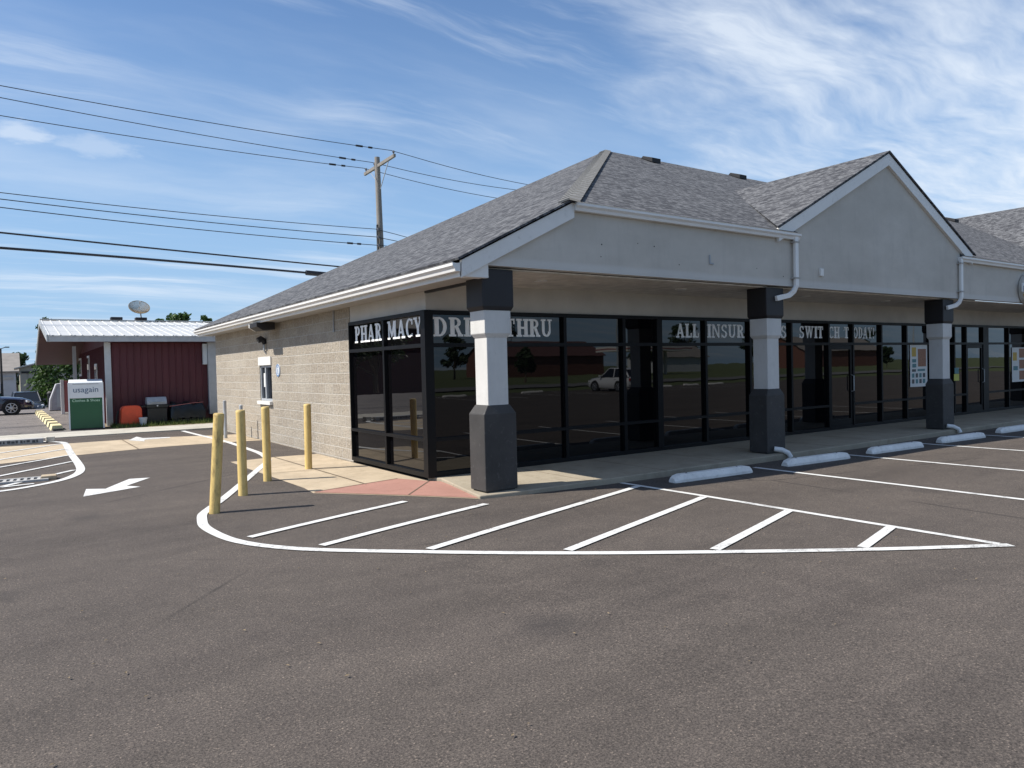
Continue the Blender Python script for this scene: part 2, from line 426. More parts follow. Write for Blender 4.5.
def spline(pts, k=6):
    P = [Vector(p) for p in pts]; out = []
    for i in range(len(P) - 1):
        a, b_, c, d = P[max(i - 1, 0)], P[i], P[i + 1], P[min(i + 2, len(P) - 1)]
        for j in range(k):
            t = j / k
            out.append(.5 * ((2 * b_) + (c - a) * t + (2 * a - 5 * b_ + 4 * c - d) * t * t + (3 * b_ - a - 3 * c + d) * t ** 3))
    return [tuple(v) for v in out + [P[-1]]]
def strip(name, pts, w, mat='road_paint', dz=.0065):
    """painted line as quads along a curve"""
    o = ribbon(pts, w); n = len(pts); b = MB(); bm = b.bm
    for i in range(n - 1):
        b.poly([(*o[i], 0), (*o[i + 1], 0), (*o[2 * n - 2 - i], 0), (*o[2 * n - 1 - i], 0)])
    bmesh.ops.remove_doubles(bm, verts=bm.verts, dist=1e-5)
    for cx in [-3 + i * .25 for i in range(29)]:
        bmesh.ops.bisect_plane(bm, geom=bm.verts[:] + bm.edges[:] + bm.faces[:], plane_co=(cx, 0, 0), plane_no=(1, 0, 0))
    for v in bm.verts: v.co.z = zg(v.co.x) + dz
    for f in bm.faces:
        f.normal_update()
        if f.normal.z < 0: f.normal_flip()
    return struct(b.build(name, mat))

# tan concrete pan across the alley, apron at the corner, red ramp
flat('concrete_pan', 'concrete_tan', [(-14, 6.4), (-5.5, 7.75), (-4.4, 8.3), (-3.5, 8.6), (-2.4, 8.9), (-1.1, 9.0), (-.02, 9.05), (-.02, 11.5), (-.7, 11.55), (-2, 11.9), (-4, 11.85), (-5.5, 12.2), (-14, 12.6)], .004)
flat('concrete_apron', 'concrete_tan', [(-1.84, 4.62), (-.9, 4.9), (-.02, 4.92), (-.02, 0.0), (.1, -.15), (-.1, -.9), (-.25, -1.84), (-.9, -1.05), (-1.83, -.02), (-1.78, .5), (-1.8, 1.72), (-1.84, 3.29)], .004)
flat('ramp', 'concrete_red', [(-1.79, .06), (-.3, .52), (-.03, -.04), (.1, -.17), (-.02, -.9), (-.24, -1.80), (-.9, -1.0), (-1.80, .0)], .009)
for a, b_ in (((-.03, -.04), (-.86, -1.02)), ((-1.8, .03), (-.3, .5)), ((-1.82, 2.4), (-.03, 2.42)), ((-.95, 4.85), (-.93, .25))):
    strip('pavement_joint', [a, b_], .02, 'joint', .0135)
strip('pavement_joint', [(-2.9, 8.75), (-2.9, 11.9)], .03, 'joint', .0135)
# the raised walk under the canopy
b = MB(); b.prism([(-.25, -1.86, -.3), (.5, -1.92, -.3), (42, -1.92, -.3), (42, .1, -.3), (.02, .1, -.3), (.12, -.16, -.3)], (0, 0, .313))
sw = bevel_mod(struct(b.build('sidewalk', 'concrete_grey')), .015)
for x in [1.6 + 1.55 * i for i in range(24)]:
    b = MB(); b.box(x, -1.90, .0132, x + .012, .0, .0145); struct(b.build('pavement_joint', 'joint'))
# kerb walk and neighbour lot on the far side of the alley
b = MB(); b.prism([(-40, 14.1, -.3), (-4.2, 14.1, -.3), (-2.6, 14.15, -.3), (14, 14.2, -.3), (14, 16.4, -.3), (-2.4, 16.3, -.3), (-40, 16.4, -.3)], (0, 0, .32)); struct(b.build('pavement', 'concrete_kerb'))
b = MB(); ys = [16.3, 38, 41, 44, 47, 50, 110]; zs = [0, 0, -.16, -.4, -.66, -.8, -.8]
for (ya, za), (yb, zb) in zip(zip(ys, zs), zip(ys[1:], zs[1:])): b.poly([(-60, ya, za), (-2.85 if yb < 40 else 14, ya, za), (-2.85 if yb < 40 else 14, yb, zb), (-60, yb, zb)])
bmesh.ops.remove_doubles(b.bm, verts=b.bm.verts, dist=1e-4); struct(b.build('neighbour_lot', 'asphalt_old'))
b = MB(); b.poly([(-2.85, 16.25, .005), (14, 16.35, .005), (14, 34, .005), (-2.85, 34, .005)]); struct(b.build('dirt_strip', 'dirt'))
# street and verge across the lot (seen only in the shop glass)
b = MB(); b.poly([(-80, -50, -.14), (130, -50, -.14), (130, -41, -.14), (-80, -41, -.14)]); struct(b.build('street', 'road_grey'))

# painted markings
edgeA = spline([(-1.02, 14.0), (-.98, 12.4), (-.86, 9.5), (-.90, 7.3), (-.98, 5.6), (-1.2, 4.35)], 6)
strip('road_marking', edgeA, .13)
outl = spline([(-1.18, 4.38), (-2.38, 1.61), (-2.92, .39), (-3.22, -.23), (-3.39, -.61), (-3.47, -.96), (-3.53, -1.38), (-3.51, -1.87), (-3.43, -2.34), (-3.24, -2.78), (-2.89, -3.26), (-2.18, -3.93), (-1.60, -4.43), (-.90, -4.97), (-.16, -5.48), (.61, -5.98), (1.41, -6.47), (2.33, -6.99)], 5)
strip('road_marking', outl, .11, dz=.009)
strip('road_marking', [(2.30, -6.9), (2.22, -3.4), (2.16, -1.95)], .095)
for a, b_ in (((-3.28, -2.28), (-1.12, -1.45)), ((-2.82, -3.11), (-.39, -2.24)), ((-2.07, -3.90), (2.10, -2.36)), ((-1.08, -4.72), (2.14, -3.53)), ((.01, -5.50), (2.18, -4.76)), ((1.16, -6.24), (2.23, -5.93))):
    strip('road_marking', [a, b_], .10, dz=.0115)
for x, y0, y1 in ((4.92, -2.2, -7.2), (7.45, -2.2, -7.2), (10.1, -2.3, -7.2), (12.6, -2.3, -7.2), (15.2, -2.3, -7.2), (17.8, -2.3, -7.2), (20.4, -2.3, -7.2)):
    strip('road_marking', [(x, y0), (x, y1)], .10)
isl = spline([(-9, 3.1), (-6.6, 3.1), (-5.44, 3.40), (-5.02, 3.66), (-4.66, 4.05), (-4.42, 4.57), (-4.28, 5.24), (-4.23, 6.32), (-4.22, 9.05), (-4.18, 11.75), (-4.28, 12.5), (-4.6, 13.0), (-5.2, 13.35), (-9, 13.5)], 5)
strip('road_marking', isl, .14, dz=.009)
for a, b_ in (((-6.6, 4.0), (-4.30, 7.04)), ((-5.7, 3.55), (-4.36, 5.45)), ((-6.6, 5.7), (-4.26, 8.5)), ((-6.6, 7.3), (-4.24, 10.2)), ((-6.6, 9.0), (-4.22, 11.9)), ((-6.9, 3.6), (-5.0, 3.95))):
    strip('road_marking', [a, b_], .10, dz=.0115)
flat('arrow_marking', 'road_paint', [(-4.46, 1.93), (-4.37, 2.70), (-4.13, 2.52), (-3.71, 3.42), (-3.41, 3.34), (-3.84, 2.62), (-3.68, 2.36)], .006)
flat('arrow_marking', 'road_paint', [(-2.78, 11.5), (-2.45, 12.6), (-2.38, 11.95), (-1.75, 11.75), (-1.78, 11.45), (-2.42, 11.35), (-2.5, 10.8)], .009)

# ------------------------------------------------------------------ lettering (bold slab serif)
def arcp(cx, cy, rx, ry, a0, a1, tx, ty, n=10):
    o, i = [], []
    for k in range(n + 1):
        a = R(a0 + (a1 - a0) * k / n); c, s_ = math.cos(a), math.sin(a)
        o.append((cx + rx * c, cy + ry * s_)); i.append((cx + (rx - tx) * c, cy + (ry - ty) * s_))
    return o + i[::-1]
def rc(a, b_, c, d): return [(a, b_), (c, b_), (c, d), (a, d)]
S_, T_, F_ = .235, .1, .11
def st(x, y0=0, y1=1, s=.08, top=True, bot=True, w=S_):
    r = [rc(x, y0, x + w, y1)]
    if bot: r.append(rc(x - s, y0, x + w + s, y0 + F_))
    if top: r.append(rc(x - s, y1 - F_, x + w + s, y1))
    return r
GL = {
 'P': (.70, st(.1) + [arcp(.36, .715, .32, .285, -90, 90, .18, .1), rc(.28, .9, .36, 1), rc(.28, .43, .36, .53)]),
 'R': (.78, st(.1) + [arcp(.36, .735, .32, .265, -90, 90, .18, .1), rc(.28, .9, .36, 1), rc(.28, .47, .36, .57), [(.34, .5), (.54, .5), (.72, .1), (.52, .1)], rc(.5, 0, .80, F_)]),
 'H': (.84, st(.1) + st(.57) + [rc(.29, .44, .57, .56)]),
 'A': (.86, [[(.36, 1), (.5, 1), (.22, .05), (.1, .05)], [(.34, 1), (.53, 1), (.78, .05), (.58, .05)], rc(.22, .27, .62, .38), rc(0, 0, .32, F_), rc(.5, 0, .86, F_)]),
 'M': (1.0, st(.1, w=.13, s=.08, top=False) + st(.70, s=.08, top=False) + [[(.06, 1), (.30, 1), (.56, .25), (.46, .1)], [(.70, 1), (.94, 1), (.6, .2), (.46, .1)], rc(.02, .9, .2, 1), rc(.8, .9, .97, 1)]),
 'C': (.74, [arcp(.40, .5, .38, .5, 55, 305, .2, .1, 16), rc(.60, .66, .70, .96), rc(.60, .06, .68, .2)]),
 'Y': (.84, [rc(.33, 0, .52, .45), rc(.22, 0, .63, F_), [(.08, 1), (.28, 1), (.5, .45), (.33, .40)], [(.64, 1), (.76, 1), (.52, .45), (.42, .40)], rc(0, .9, .36, 1), rc(.55, .9, .84, 1)]),
 'D': (.80, st(.1) + [arcp(.34, .5, .42, .5, -90, 90, .2, .1, 14), rc(.28, .9, .34, 1), rc(.28, 0, .34, .1)]),
 'I': (.38, st(.1)),
 'V': (.84, [[(.1, 1), (.3, 1), (.5, .1), (.38, 0)], [(.62, 1), (.74, 1), (.48, 0), (.38, .06)], rc(0, .9, .37, 1), rc(.54, .9, .84, 1)]),
 'E': (.70, st(.1) + [rc(.28, .9, .64, 1), rc(.28, 0, .66, .1), rc(.28, .45, .48, .55), rc(.56, .74, .64, .9), rc(.58, .1, .66, .28)]),
 'T': (.78, st(.29, top=False, s=.1) + [rc(.04, .9, .74, 1), rc(.04, .7, .12, .9), rc(.66, .7, .74, .9)]),
 'U': (.84, [rc(.1, .3, .29, 1), rc(.02, .9, .37, 1), rc(.60, .3, .72, 1), rc(.5, .9, .82, 1), arcp(.41, .31, .31, .31, 180, 360, .19, .11)]),
 'L': (.70, st(.1) + [rc(.28, 0, .66, .1), rc(.57, .1, .66, .34)]),
 'N': (.88, st(.1, w=.12, top=False) + [rc(.66, .05, .78, 1), rc(.58, .9, .86, 1), [(.06, 1), (.28, 1), (.78, .0), (.64, .0)], rc(.02, .9, .2, 1)]),
 'S': (.66, [arcp(.33, .735, .27, .265, 20, 270, .16, .1, 12), arcp(.33, .265, .29, .275, 90, -160, .17, .1, 12), rc(.5, .7, .58, .98), rc(.05, .02, .13, .3)]),
 'W': (1.2, [[(.1, 1), (.3, 1), (.44, .1), (.33, 0)], [(.55, .95), (.64, .8), (.42, 0), (.33, .06)], [(.52, 1), (.72, 1), (.86, .1), (.75, 0)], [(.98, 1), (1.09, 1), (.84, 0), (.75, .06)], rc(0, .9, .4, 1), rc(.46, .9, .78, 1), rc(.88, .9, 1.18, 1)]),
 'O': (.82, [arcp(.41, .5, .39, .5, 0, 360, .2, .1, 22)]),
 '!': (.36, [[(.08, 1), (.28, 1), (.22, .32), (.14, .32)], rc(.09, 0, .27, .17)]),
 ' ': (.5, []),
}
def lettering(text, parent, origin, xdir, nrm, width, height, name='lettering'):
    adv = sum(GL[c][0] + .06 for c in text) - .06; kx = width / adv
    xd, nd, o = Vector(xdir), Vector(nrm), Vector(origin); b = MB(); x = 0
    for ch in text:
        w, strokes = GL[ch]
        for i, s in enumerate(strokes):
            pts = [o + xd * ((x + px) * kx) + Vector((0, 0, 1)) * (py * height) for px, py in s]
            d = nd * (.004 + .0006 * i)
            if len(s) > 8:                       # ring sectors: build as quads
                n = len(s) // 2
                for k in range(n - 1):
                    q = [pts[k], pts[k + 1], pts[2 * n - 2 - k], pts[2 * n - 1 - k]]
                    b.prism(q, d)
            else: b.prism(pts, d)
        x += w + .06
    return b.build(name, 'letter_white', parent)

# ------------------------------------------------------------------ the shop building
shop = thing('shop_building', 'long single storey shop building with grey shingled roof, dark glass front and block side wall', 'building')
HT = 2.586; RAIL = 2.05; LOW = .59; FY = -1.84
ZB, ZT = 3.03, 3.97
# block side wall with an opening for the drive-up window
WY0, WY1, WZ0, WZ1 = 8.10, 9.14, .98, 1.88
b = MB()
for y0, z0, y1, z1 in ((3.03, -.3, WY0, 2.90), (WY1, -.3, 13.97, 2.90), (WY0, -.3, WY1, WZ0), (WY0, WZ1, WY1, 2.90)): b.box(.0, y0, z0, .22, y1, z1)
bw = b.build('block_wall', 'split_block', shop)
b = MB(); b.box(.22, 13.75, -.3, 42, 13.95, 3.0); b.box(41.8, 0, -.3, 42, 13.75, 3.0); b.build('rear_wall', 'header_tan', shop)
# header panels over the glass
b = MB(); b.box(.012, .0, HT, .2, 3.03, 2.90); b.build('header_panel', 'header_tan', shop)
b = MB(); b.box(.2, .012, HT, 42, .2, 3.02); b.build('header_panel', 'header_tan', shop)
# soffits
b = MB(); b.box(-.46, FY + .02, 2.875, .0, 14.2, 2.89); b.build('soffit', 'trim_grey', shop); 
b = MB(); b.box(.0, FY + .14, 3.0, 42, .012, 3.02); so = b.build('soffit', 'soffit_board', shop)
for x in (1.5, 4.6, 8.3, 11.4, 14.6):
    b = MB(); b.tube([(x, -.95, 3.0), (x, -.95, 2.985)], .1, 20); b.build('recessed_lamp', 'white_trim', so)
b = MB(); b.box(-.004, FY + .14, 2.84, .05, .0, 3.0); b.build('beam', 'column_navy', shop)
# eave return box at the corner
b = MB(); b.prism([(-.46, FY - .02, 2.86), (-.03, FY - .02, 2.86), (-.03, FY - .02, 3.17), (-.46, FY - .02, 3.02)], (0, .16, 0)); b.build('eave_return', 'white_trim', shop)

# gutters: K-profile swept along a line
def gutter(p0, p1, outdir, parent=shop, mat='white_gutter', size=.12):
    p0, p1, od = Vector(p0), Vector(p1), Vector(outdir); k = size / .12
    prof = [(0, 0), (0, -.115), (.075, -.115), (.085, -.075), (.115, -.045), (.115, -.012), (.125, 0), (.11, 0), (.105, -.01), (.01, -.012)]
    b = MB(); b.loft([[p + od * (u * k) + Vector((0, 0, v * k)) for u, v in prof] for p in (p0, p1)])
    return b.build('gutter', mat, parent)
gutter((-.465, FY - .04, 3.035), (-.465, 14.25, 3.035), (-1, 0, 0))
b = MB(); b.box(-.463, FY - .02, 2.855, -.43, 14.22, 3.03); b.build('fascia_board', 'white_trim', shop)
gutter((1.42, FY - .005, 3.995), (6.70, FY - .005, 3.985), (0, -1, 0)); gutter((12.86, FY - .005, 3.985), (20.75, FY - .005, 3.985), (0, -1, 0))
# front fascia: section left of the gable with its raked end, gable wall, section to the right
def zleft(x): return 4.0 + .5 * (x - 1.40)
b = MB(); b.prism([(-.045, FY, ZB), (6.64, FY, ZB), (6.64, FY, 3.96), (1.40, FY, 3.96), (-.045, FY, zleft(-.045) - .06)], (0, .14, 0)); fa1 = b.build('canopy_fascia', 'fascia_paint', shop)
b = MB(); b.prism([(12.96, FY, ZB), (20.9, FY, ZB), (20.9, FY, 3.96), (12.96, FY, 3.96)], (0, .14, 0)); fa3 = b.build('canopy_fascia', 'fascia_paint', shop)
GA = 9.80
def zgab(x): return 5.90 - .5 * abs(x - GA)
b = MB(); b.prism([(6.64, FY - .012, ZB - .01), (12.96, FY - .012, ZB - .01), (12.96, FY - .012, zgab(12.96) - .05), (GA, FY - .012, 5.85), (6.64, FY - .012, zgab(6.64) - .05)], (0, .16, 0)); gw = b.build('gable_wall', 'fascia_paint', shop)
G2 = 27.8
b = MB(); b.prism([(20.9, FY - .01, ZB), (34.7, FY - .01, ZB), (34.7, FY - .01, 3.98), (G2, FY - .01, 7.4), (20.9, FY - .01, 3.98)], (0, .16, 0)); b.build('gable_wall', 'fascia_paint', shop)
b = MB(); b.box(34.7, FY, ZB, 42, FY + .14, 3.96); b.build('canopy_fascia', 'fascia_paint', shop)
# rake boards
def rake(x0, z0, x1, z1, w=.23, y0=FY - .055, y1=FY - .002):
    b = MB(); b.prism([(x0, y0, z0), (x1, y0, z1), (x1, y0, z1 - w), (x0, y0, z0 - w)], (0, y1 - y0, 0)); return b.build('rake_board', 'white_trim', shop)
rake(-.45, zleft(-.45) - .01, 1.42, zleft(1.42) - .01, .22)
rake(6.1, zgab(6.1) - .01, GA, zgab(GA) - .01, .235, FY - .075, FY - .013); rake(GA + .001, zgab(GA) - .01, 13.45, zgab(13.45) - .01, .235, FY - .075, FY - .013)
rake(20.9, 3.97, G2, 7.42); rake(G2 + .001, 7.42, 34.7, 3.97)

# roof planes with shingle UVs
def roof_plane(b, uvl, pts, n_up, thick=.028):
    """pts lie in one plane; n_up is the horizontal uphill direction"""
    P = [Vector(p) for p in pts]; nrm = None
    for i in range(len(P)):
        c = (P[(i + 1) % len(P)] - P[i]).cross(P[(i + 2) % len(P)] - P[i])
        if nrm is None or c.length > nrm.length: nrm = c
    nrm.normalize()
    if nrm.z < 0: nrm = -nrm
    up = Vector((*n_up, 0)); up = (up - nrm * up.dot(nrm)).normalized(); al = up.cross(nrm)
    top = [b.bm.verts.new(p) for p in P]; bot = [b.bm.verts.new(p - nrm * thick) for p in P]; n = len(P)
    fs = [b._f(top), b._f(bot[::-1])] + [b._f((top[i], bot[i], bot[(i + 1) % n], top[(i + 1) % n])) for i in range(n)]
    for f in fs:
        if f:
            for lp in f.loops: lp[uvl].uv = (lp.vert.co.dot(al), lp.vert.co.dot(up))
AP = (8.51, 5.27, 7.56); RY = 5.27
def zf(y): return 4.0 + .5 * (y + 1.84)
b = MB(); uvl = b.bm.loops.layers.uv.new('UVMap'); D = .05
lift = lambda P: [(x, y, z + D) for x, y, z in P]
roof_plane(b, uvl, lift([(-.53, FY - .09, zleft(-.53)), (1.31, FY - .09, zleft(1.31)), AP, (-.53, 14.31, zleft(-.53))]), (1, 0))
roof_plane(b, uvl, lift([(1.31, FY - .09, zf(FY - .09)), (6.62, FY - .09, zf(FY - .09)), (6.62, -1.7, zf(-1.7)), (12.98, -1.7, zf(-1.7)), (12.98, FY - .09, zf(FY - .09)), (20.9, FY - .09, zf(FY - .09)), (20.9, -1.7, zf(-1.7)), (34.7, -1.7, zf(-1.7)), (34.7, FY - .09, zf(FY - .09)), (42.4, FY - .09, zf(FY - .09)), (42.4, RY, 7.56), AP]), (0, 1))
roof_plane(b, uvl, lift([AP, (42.4, RY, 7.56), (42.4, 14.31, 3.035), (-.53, 14.31, 3.035)]), (0, -1))
def gable_roof(x0, xa, x1, za, yb):
    z0 = za - .5 * (xa - x0); z1 = za - .5 * (x1 - xa)
    roof_plane(b, uvl, lift([(x0, FY - .10, z0), (xa, FY - .10, za), (xa, yb, za)]), (1, 0))
    roof_plane(b, uvl, lift([(x1, FY - .10, z1), (xa, FY - .10, za), (xa, yb, za)]), (-1, 0))
gable_roof(6.02, GA, 13.58, 5.90, 2.02)
gable_roof(20.8, G2, 34.8, 7.45, 5.3)
roof = b.build('roof', 'shingles', shop)
# hip and ridge caps
def cap(p0, p1, s1, s2, w, mat, name='hip_cap', dz=.03):
    p0, p1 = Vector(p0), Vector(p1); b = MB(); uvl = b.bm.loops.layers.uv.new('UVMap')
    d = (p1 - p0); n = max(2, int(d.length / .28))
    u = Vector((0, 0, dz))
    for i in range(n):
        a = p0 + d * (i / n); c = p0 + d * ((i + 1.12) / n)
        for s in (s1, s2):
            sv = Vector(s).normalized() * w
            q = [a + u * 1.35, c + u * .9, c + sv + u * .9, a + sv + u * 1.35]
            vs = [b.bm.verts.new(x) for x in q] ; f = b._f(vs)
            for lp, uv in zip(f.loops, ((0, i * .27), (0, i * .27 + .1), (.2, i * .27 + .1), (.2, i * .27))): lp[uvl].uv = uv
            e = [b.bm.verts.new(x) for x in (q[0], q[3], q[3] - u, q[0] - u)]; f = b._f(e)
            for lp in f.loops: lp[uvl].uv = (.05, .05)
    o = b.build(name, mat, roof); return o
h0 = Vector((1.31, FY - .09, zf(FY - .09) + D)); h1 = Vector(AP) + Vector((0, 0, D))
cap(h0, h1, (-1, .6, -.42), (.6, -1, -.42), .17, 'hip_shingles')
for x, y in ((9.75, 4.80), (13.75, 5.0), (17.6, 4.9), (21.3, 4.95), (26.4, 4.45)):
    b = MB(); z = zf(y) + .06
    b.prism([(x - .17, y - .24, z - .11), (x - .17, y + .2, z + .1), (x - .17, y + .12, z + .15), (x - .17, y - .24, z + .02)], (.34, 0, 0))
    bevel_mod(b.build('roof_vent', 'dark_vent', roof), .012)

# downspouts
def downspout(x, ztop, xb, zb):
    b = MB(); y = FY - .075
    def ring(c, ax, w=.075, d=.055):
        c = Vector(c); a = Vector(ax).normalized(); s = Vector((0, 1, 0)); t = a.cross(s).normalized()
        return [c + s * d * i + t * w * j for i, j in ((-.5, -.62), (.5, -.62), (.5, .62), (-.5, .62))]
    b.loft([ring((x, y, ztop), (0, 0, -1)), ring((x, y, zb + .24), (0, 0, -1)), ring((x - .06, y + .02, zb + .13), (-.7, 0, -1)), ring((x - .16, y + .05, zb + .06), (-1, 0, -.5)), ring((xb, y + .1, zb), (-1, 0, -.25))])
    o = bevel_mod(b.build('downspout', 'white_gutter', shop), .008)
    for z in (ztop - .12, zb + .36):
        b = MB(); b.box(x - .075, y - .034, z, x + .075, FY - .016, z + .03); b.build('strap', 'trim_grey', o)
    return o
downspout(6.58, 3.93, 6.12, 2.80); downspout(12.88, 3.93, 12.42, 2.80)
for x in (6.08, 12.44):
    b = MB(); b.tube([(x - .06, -1.80, .10), (x + .02, -1.90, .085), (x + .10, -1.97, .03), (x + .13, -2.0, -.05)], .045, 12); smooth_edges(b.build('drain_elbow', 'white_gutter', shop), 50)
# leftovers on the fascia: brackets, bolt holes, a small box
for x, z, w, h in ((4.31, 3.30, .10, .15), ):
    b = MB(); b.box(x, FY - .02, z, x + .025, FY, z + h); b.box(x + .025, FY - .02, z, x + w, FY, z + .025); b.build('bracket', 'grey_steel', fa1)
b = MB(); b.box(7.38, FY - .055, 3.26, 7.48, FY - .014, 3.40, .006); b.build('junction_box', 'white_trim', gw)
b = MB()
for x, z in ((.72, 3.68), (1.95, 3.27), (1.97, 3.45), (2.7, 3.52), (3.05, 3.5), (3.6, 3.25), (5.55, 3.30), (6.3, 3.2)):
    b = MB(); b.tube([(x, FY - .004, z), (x, FY + .01, z)], .007 + .006 * random.random(), 8); b.build('bolt_hole', 'dark_vent', fa1)

# columns
def column(x):
    cx, cy = x, -1.575
    def sq(w, d, z): return [(cx - w / 2, cy - d / 2, z), (cx + w / 2, cy - d / 2, z), (cx + w / 2, cy + d / 2, z), (cx - w / 2, cy + d / 2, z)]
    b = MB(); b.hexa(sq(.33, .31, 1.15), sq(.33, .31, 2.12)); o = bevel_mod(b.build('column', 'column_white', shop), .01)
    b = MB(); b.loft([sq(.52, .39, .03), sq(.52, .39, 1.06), sq(.36, .32, 1.18)]); bevel_mod(b.build('column_base', 'column_grey', o), .012)
    b = MB(); b.loft([sq(.33, .31, 2.08), sq(.42, .37, 2.14), sq(.42, .37, 2.45)]); bevel_mod(b.build('column_collar', 'column_white', o), .008)
    b = MB(); b.loft([sq(.44, .385, 2.445), sq(.50, .42, 2.50), sq(.50, .42, 2.995)]); bevel_mod(b.build('column_capital', 'column_navy', o), .012)
    b = MB(); b.hexa(sq(.44, .36, .012), sq(.44, .36, .03)); b.build('base_plate', 'iron', o)
    return o
for x in (.165, 6.13, 12.54, 18.95, 25.3, 31.7, 38.1): column(x)

# storefront glazing
def bay(a, c, side, kind='window', text=None, thick=.03):
    """one glazed bay; side 'front' runs along x, 'left' runs along y"""
    def P(u, v, w): return (u, v, w) if side == 'front' else (v, u, w)
    def bx(b, u0, v0, w0, u1, v1, w1):
        p, q = P(u0, v0, w0), P(u1, v1, w1)
        b.box(min(p[0], q[0]), min(p[1], q[1]), w0, max(p[0], q[0]), max(p[1], q[1]), w1)
    b = MB(); e = .001; a, c = a + e, c - e; t = thick
    f0, f1 = -.03, .09
    bx(b, a, f0, .014, a + t, f1, HT); bx(b, c - t, f0, .014, c, f1, HT)
    bx(b, a + t, f0, HT - .06, c - t, f1, HT); bx(b, a + t, f0, .014, c - t, f1, .085)
    bx(b, a + t, f0, RAIL - .03, c - t, f1, RAIL + .03)
    if kind == 'window': bx(b, a + t, f0, LOW - .025, c - t, f1, LOW + .025)
    o = b.build('shop_window' if kind == 'window' else 'shop_door_frame', 'black_frame', shop)
    g = MB(); gy0, gy1 = .035, .045
    bx(g, a + t, gy0, RAIL + .03, c - t, gy1, HT - .06)
    if kind == 'window':
        bx(g, a + t, gy0, .085, c - t, gy1, LOW - .025); bx(g, a + t, gy0, LOW + .025, c - t, gy1, RAIL - .03)
    g.build('pane', 'tinted_glass', o)
    if kind == 'door':
        d = MB(); s = .085; a2, c2 = a + t + .004, c - t - .004; z0, z1 = .03, RAIL - .035
        bx(d, a2, -.01, z0, a2 + s, .05, z1); bx(d, c2 - s, -.01, z0, c2, .05, z1)
        bx(d, a2 + s, -.01, z1 - .1, c2 - s, .05, z1); bx(d, a2 + s, -.01, z0, c2 - s, .05, z0 + .22)
        dd = d.build('shop_door', 'black_frame', shop)
        g = MB(); bx(g, a2 + s, .015, z0 + .22, c2 - s, .025, z1 - .1); g.build('pane', 'tinted_glass', dd)
        h = MB(); x = c2 - s * .5; h.tube([P(x, -.01, .9), P(x, -.07, .92), P(x, -.07, 1.28), P(x, -.01, 1.3)], .014, 8); h.build('handle', 'galv', dd)
    if text: 
        for s, u0, u1 in text:
            if side == 'front': lettering(s, o, (u0, .035, 2.185), (1, 0, 0), (0, -1, 0), u1 - u0, .30 if u0 < 3 else .275)
            else: lettering(s, o, (.035, u0, 2.195), (0, -1, 0), (-1, 0, 0), u0 - u1, .305)
    return o
# corner post
b = MB(); b.box(-.035, -.035, .014, .085, .085, HT + .001); b.build('corner_post', 'black_frame', shop)
bay(1.50, 3.03, 'left', text=[('PHAR', 2.87, 1.68)]); bay(.085, 1.50, 'left', text=[('MACY', 1.44, .17)])
bay(.085, 2.70, 'front', text=[('DRIVE', .14, 1.36), ('THRU', 1.46, 2.46)])
bay(2.70, 4.08, 'front'); bay(4.08, 4.97, 'front', thick=.04)
b = MB(); b.box(4.971, -.03, .014, 5.04, .09, HT); b.build('mullion', 'black_frame', shop)
bay(5.041, 6.32, 'front', text=[('ALL', 5.52, 6.18)]); bay(6.32, 7.72, 'front', text=[('INSUR', 6.42, 7.58)])
bay(7.72, 9.16, 'front', text=[('ANCES', 7.80, 9.05)]); bay(9.16, 10.60, 'front', text=[('SWIT', 9.52, 10.46)])
bay(10.60, 11.62, 'front', 'door', text=[('CH', 10.68, 11.12), ('T', 11.30, 11.52)])
bay(11.62, 12.90, 'front', text=[('ODAY!', 11.72, 12.66)]); bay(12.90, 14.12, 'front'); bay(14.12, 15.4, 'front'); bay(15.4, 16.72, 'front'); bay(16.72, 17.42, 'front')
bay(17.42, 18.5, 'front', 'door'); 
b = MB(); b.box(18.501, -.03, .014, 18.78, .09, HT); b.build('mullion', 'black_frame', shop)
bay(18.781, 20.2, 'front'); bay(20.2, 21.7, 'front')
xx = 21.7
while xx < 41: bay(xx, min(xx + 1.5, 41.8), 'front'); xx += 1.5
# drive-up window in the block wall
b = MB()
for y0, z0, y1, z1 in ((WY0, WZ0, WY0 + .06, WZ1), (WY1 - .06, WZ0, WY1, WZ1), (WY0 + .06, WZ0, WY1 - .06, WZ0 + .06), (WY0 + .06, WZ1 - .06, WY1 - .06, WZ1), (8.66, WZ0 + .06, 8.74, WZ1 - .06)):
    b.box(.02, y0, z0, .12, y1, z1)
dw = b.build('drive_up_window', 'grey_steel', shop)
b = MB(); b.box(.07, WY0 + .06, WZ0 + .06, .08, 8.66, WZ1 - .06); b.box(.07, 8.74, WZ0 + .06, .08, WY1 - .06, WZ1 - .06); b.build('pane', 'car_glass', dw)
b = MB(); b.box(.05, 8.80, WZ0 + .35, .065, 8.96, WZ1 - .2); b.build('notice', 'poster_white', dw)
b = MB(); b.box(-.03, WY0 - .02, WZ1, .0, WY1 + .02, WZ1 + .21); b.build('lintel', 'white_trim', dw)
b = MB(); b.box(-.08, WY0 - .04, WZ0 - .08, .0, WY1 + .04, WZ0); b.build('sill', 'white_trim', dw)
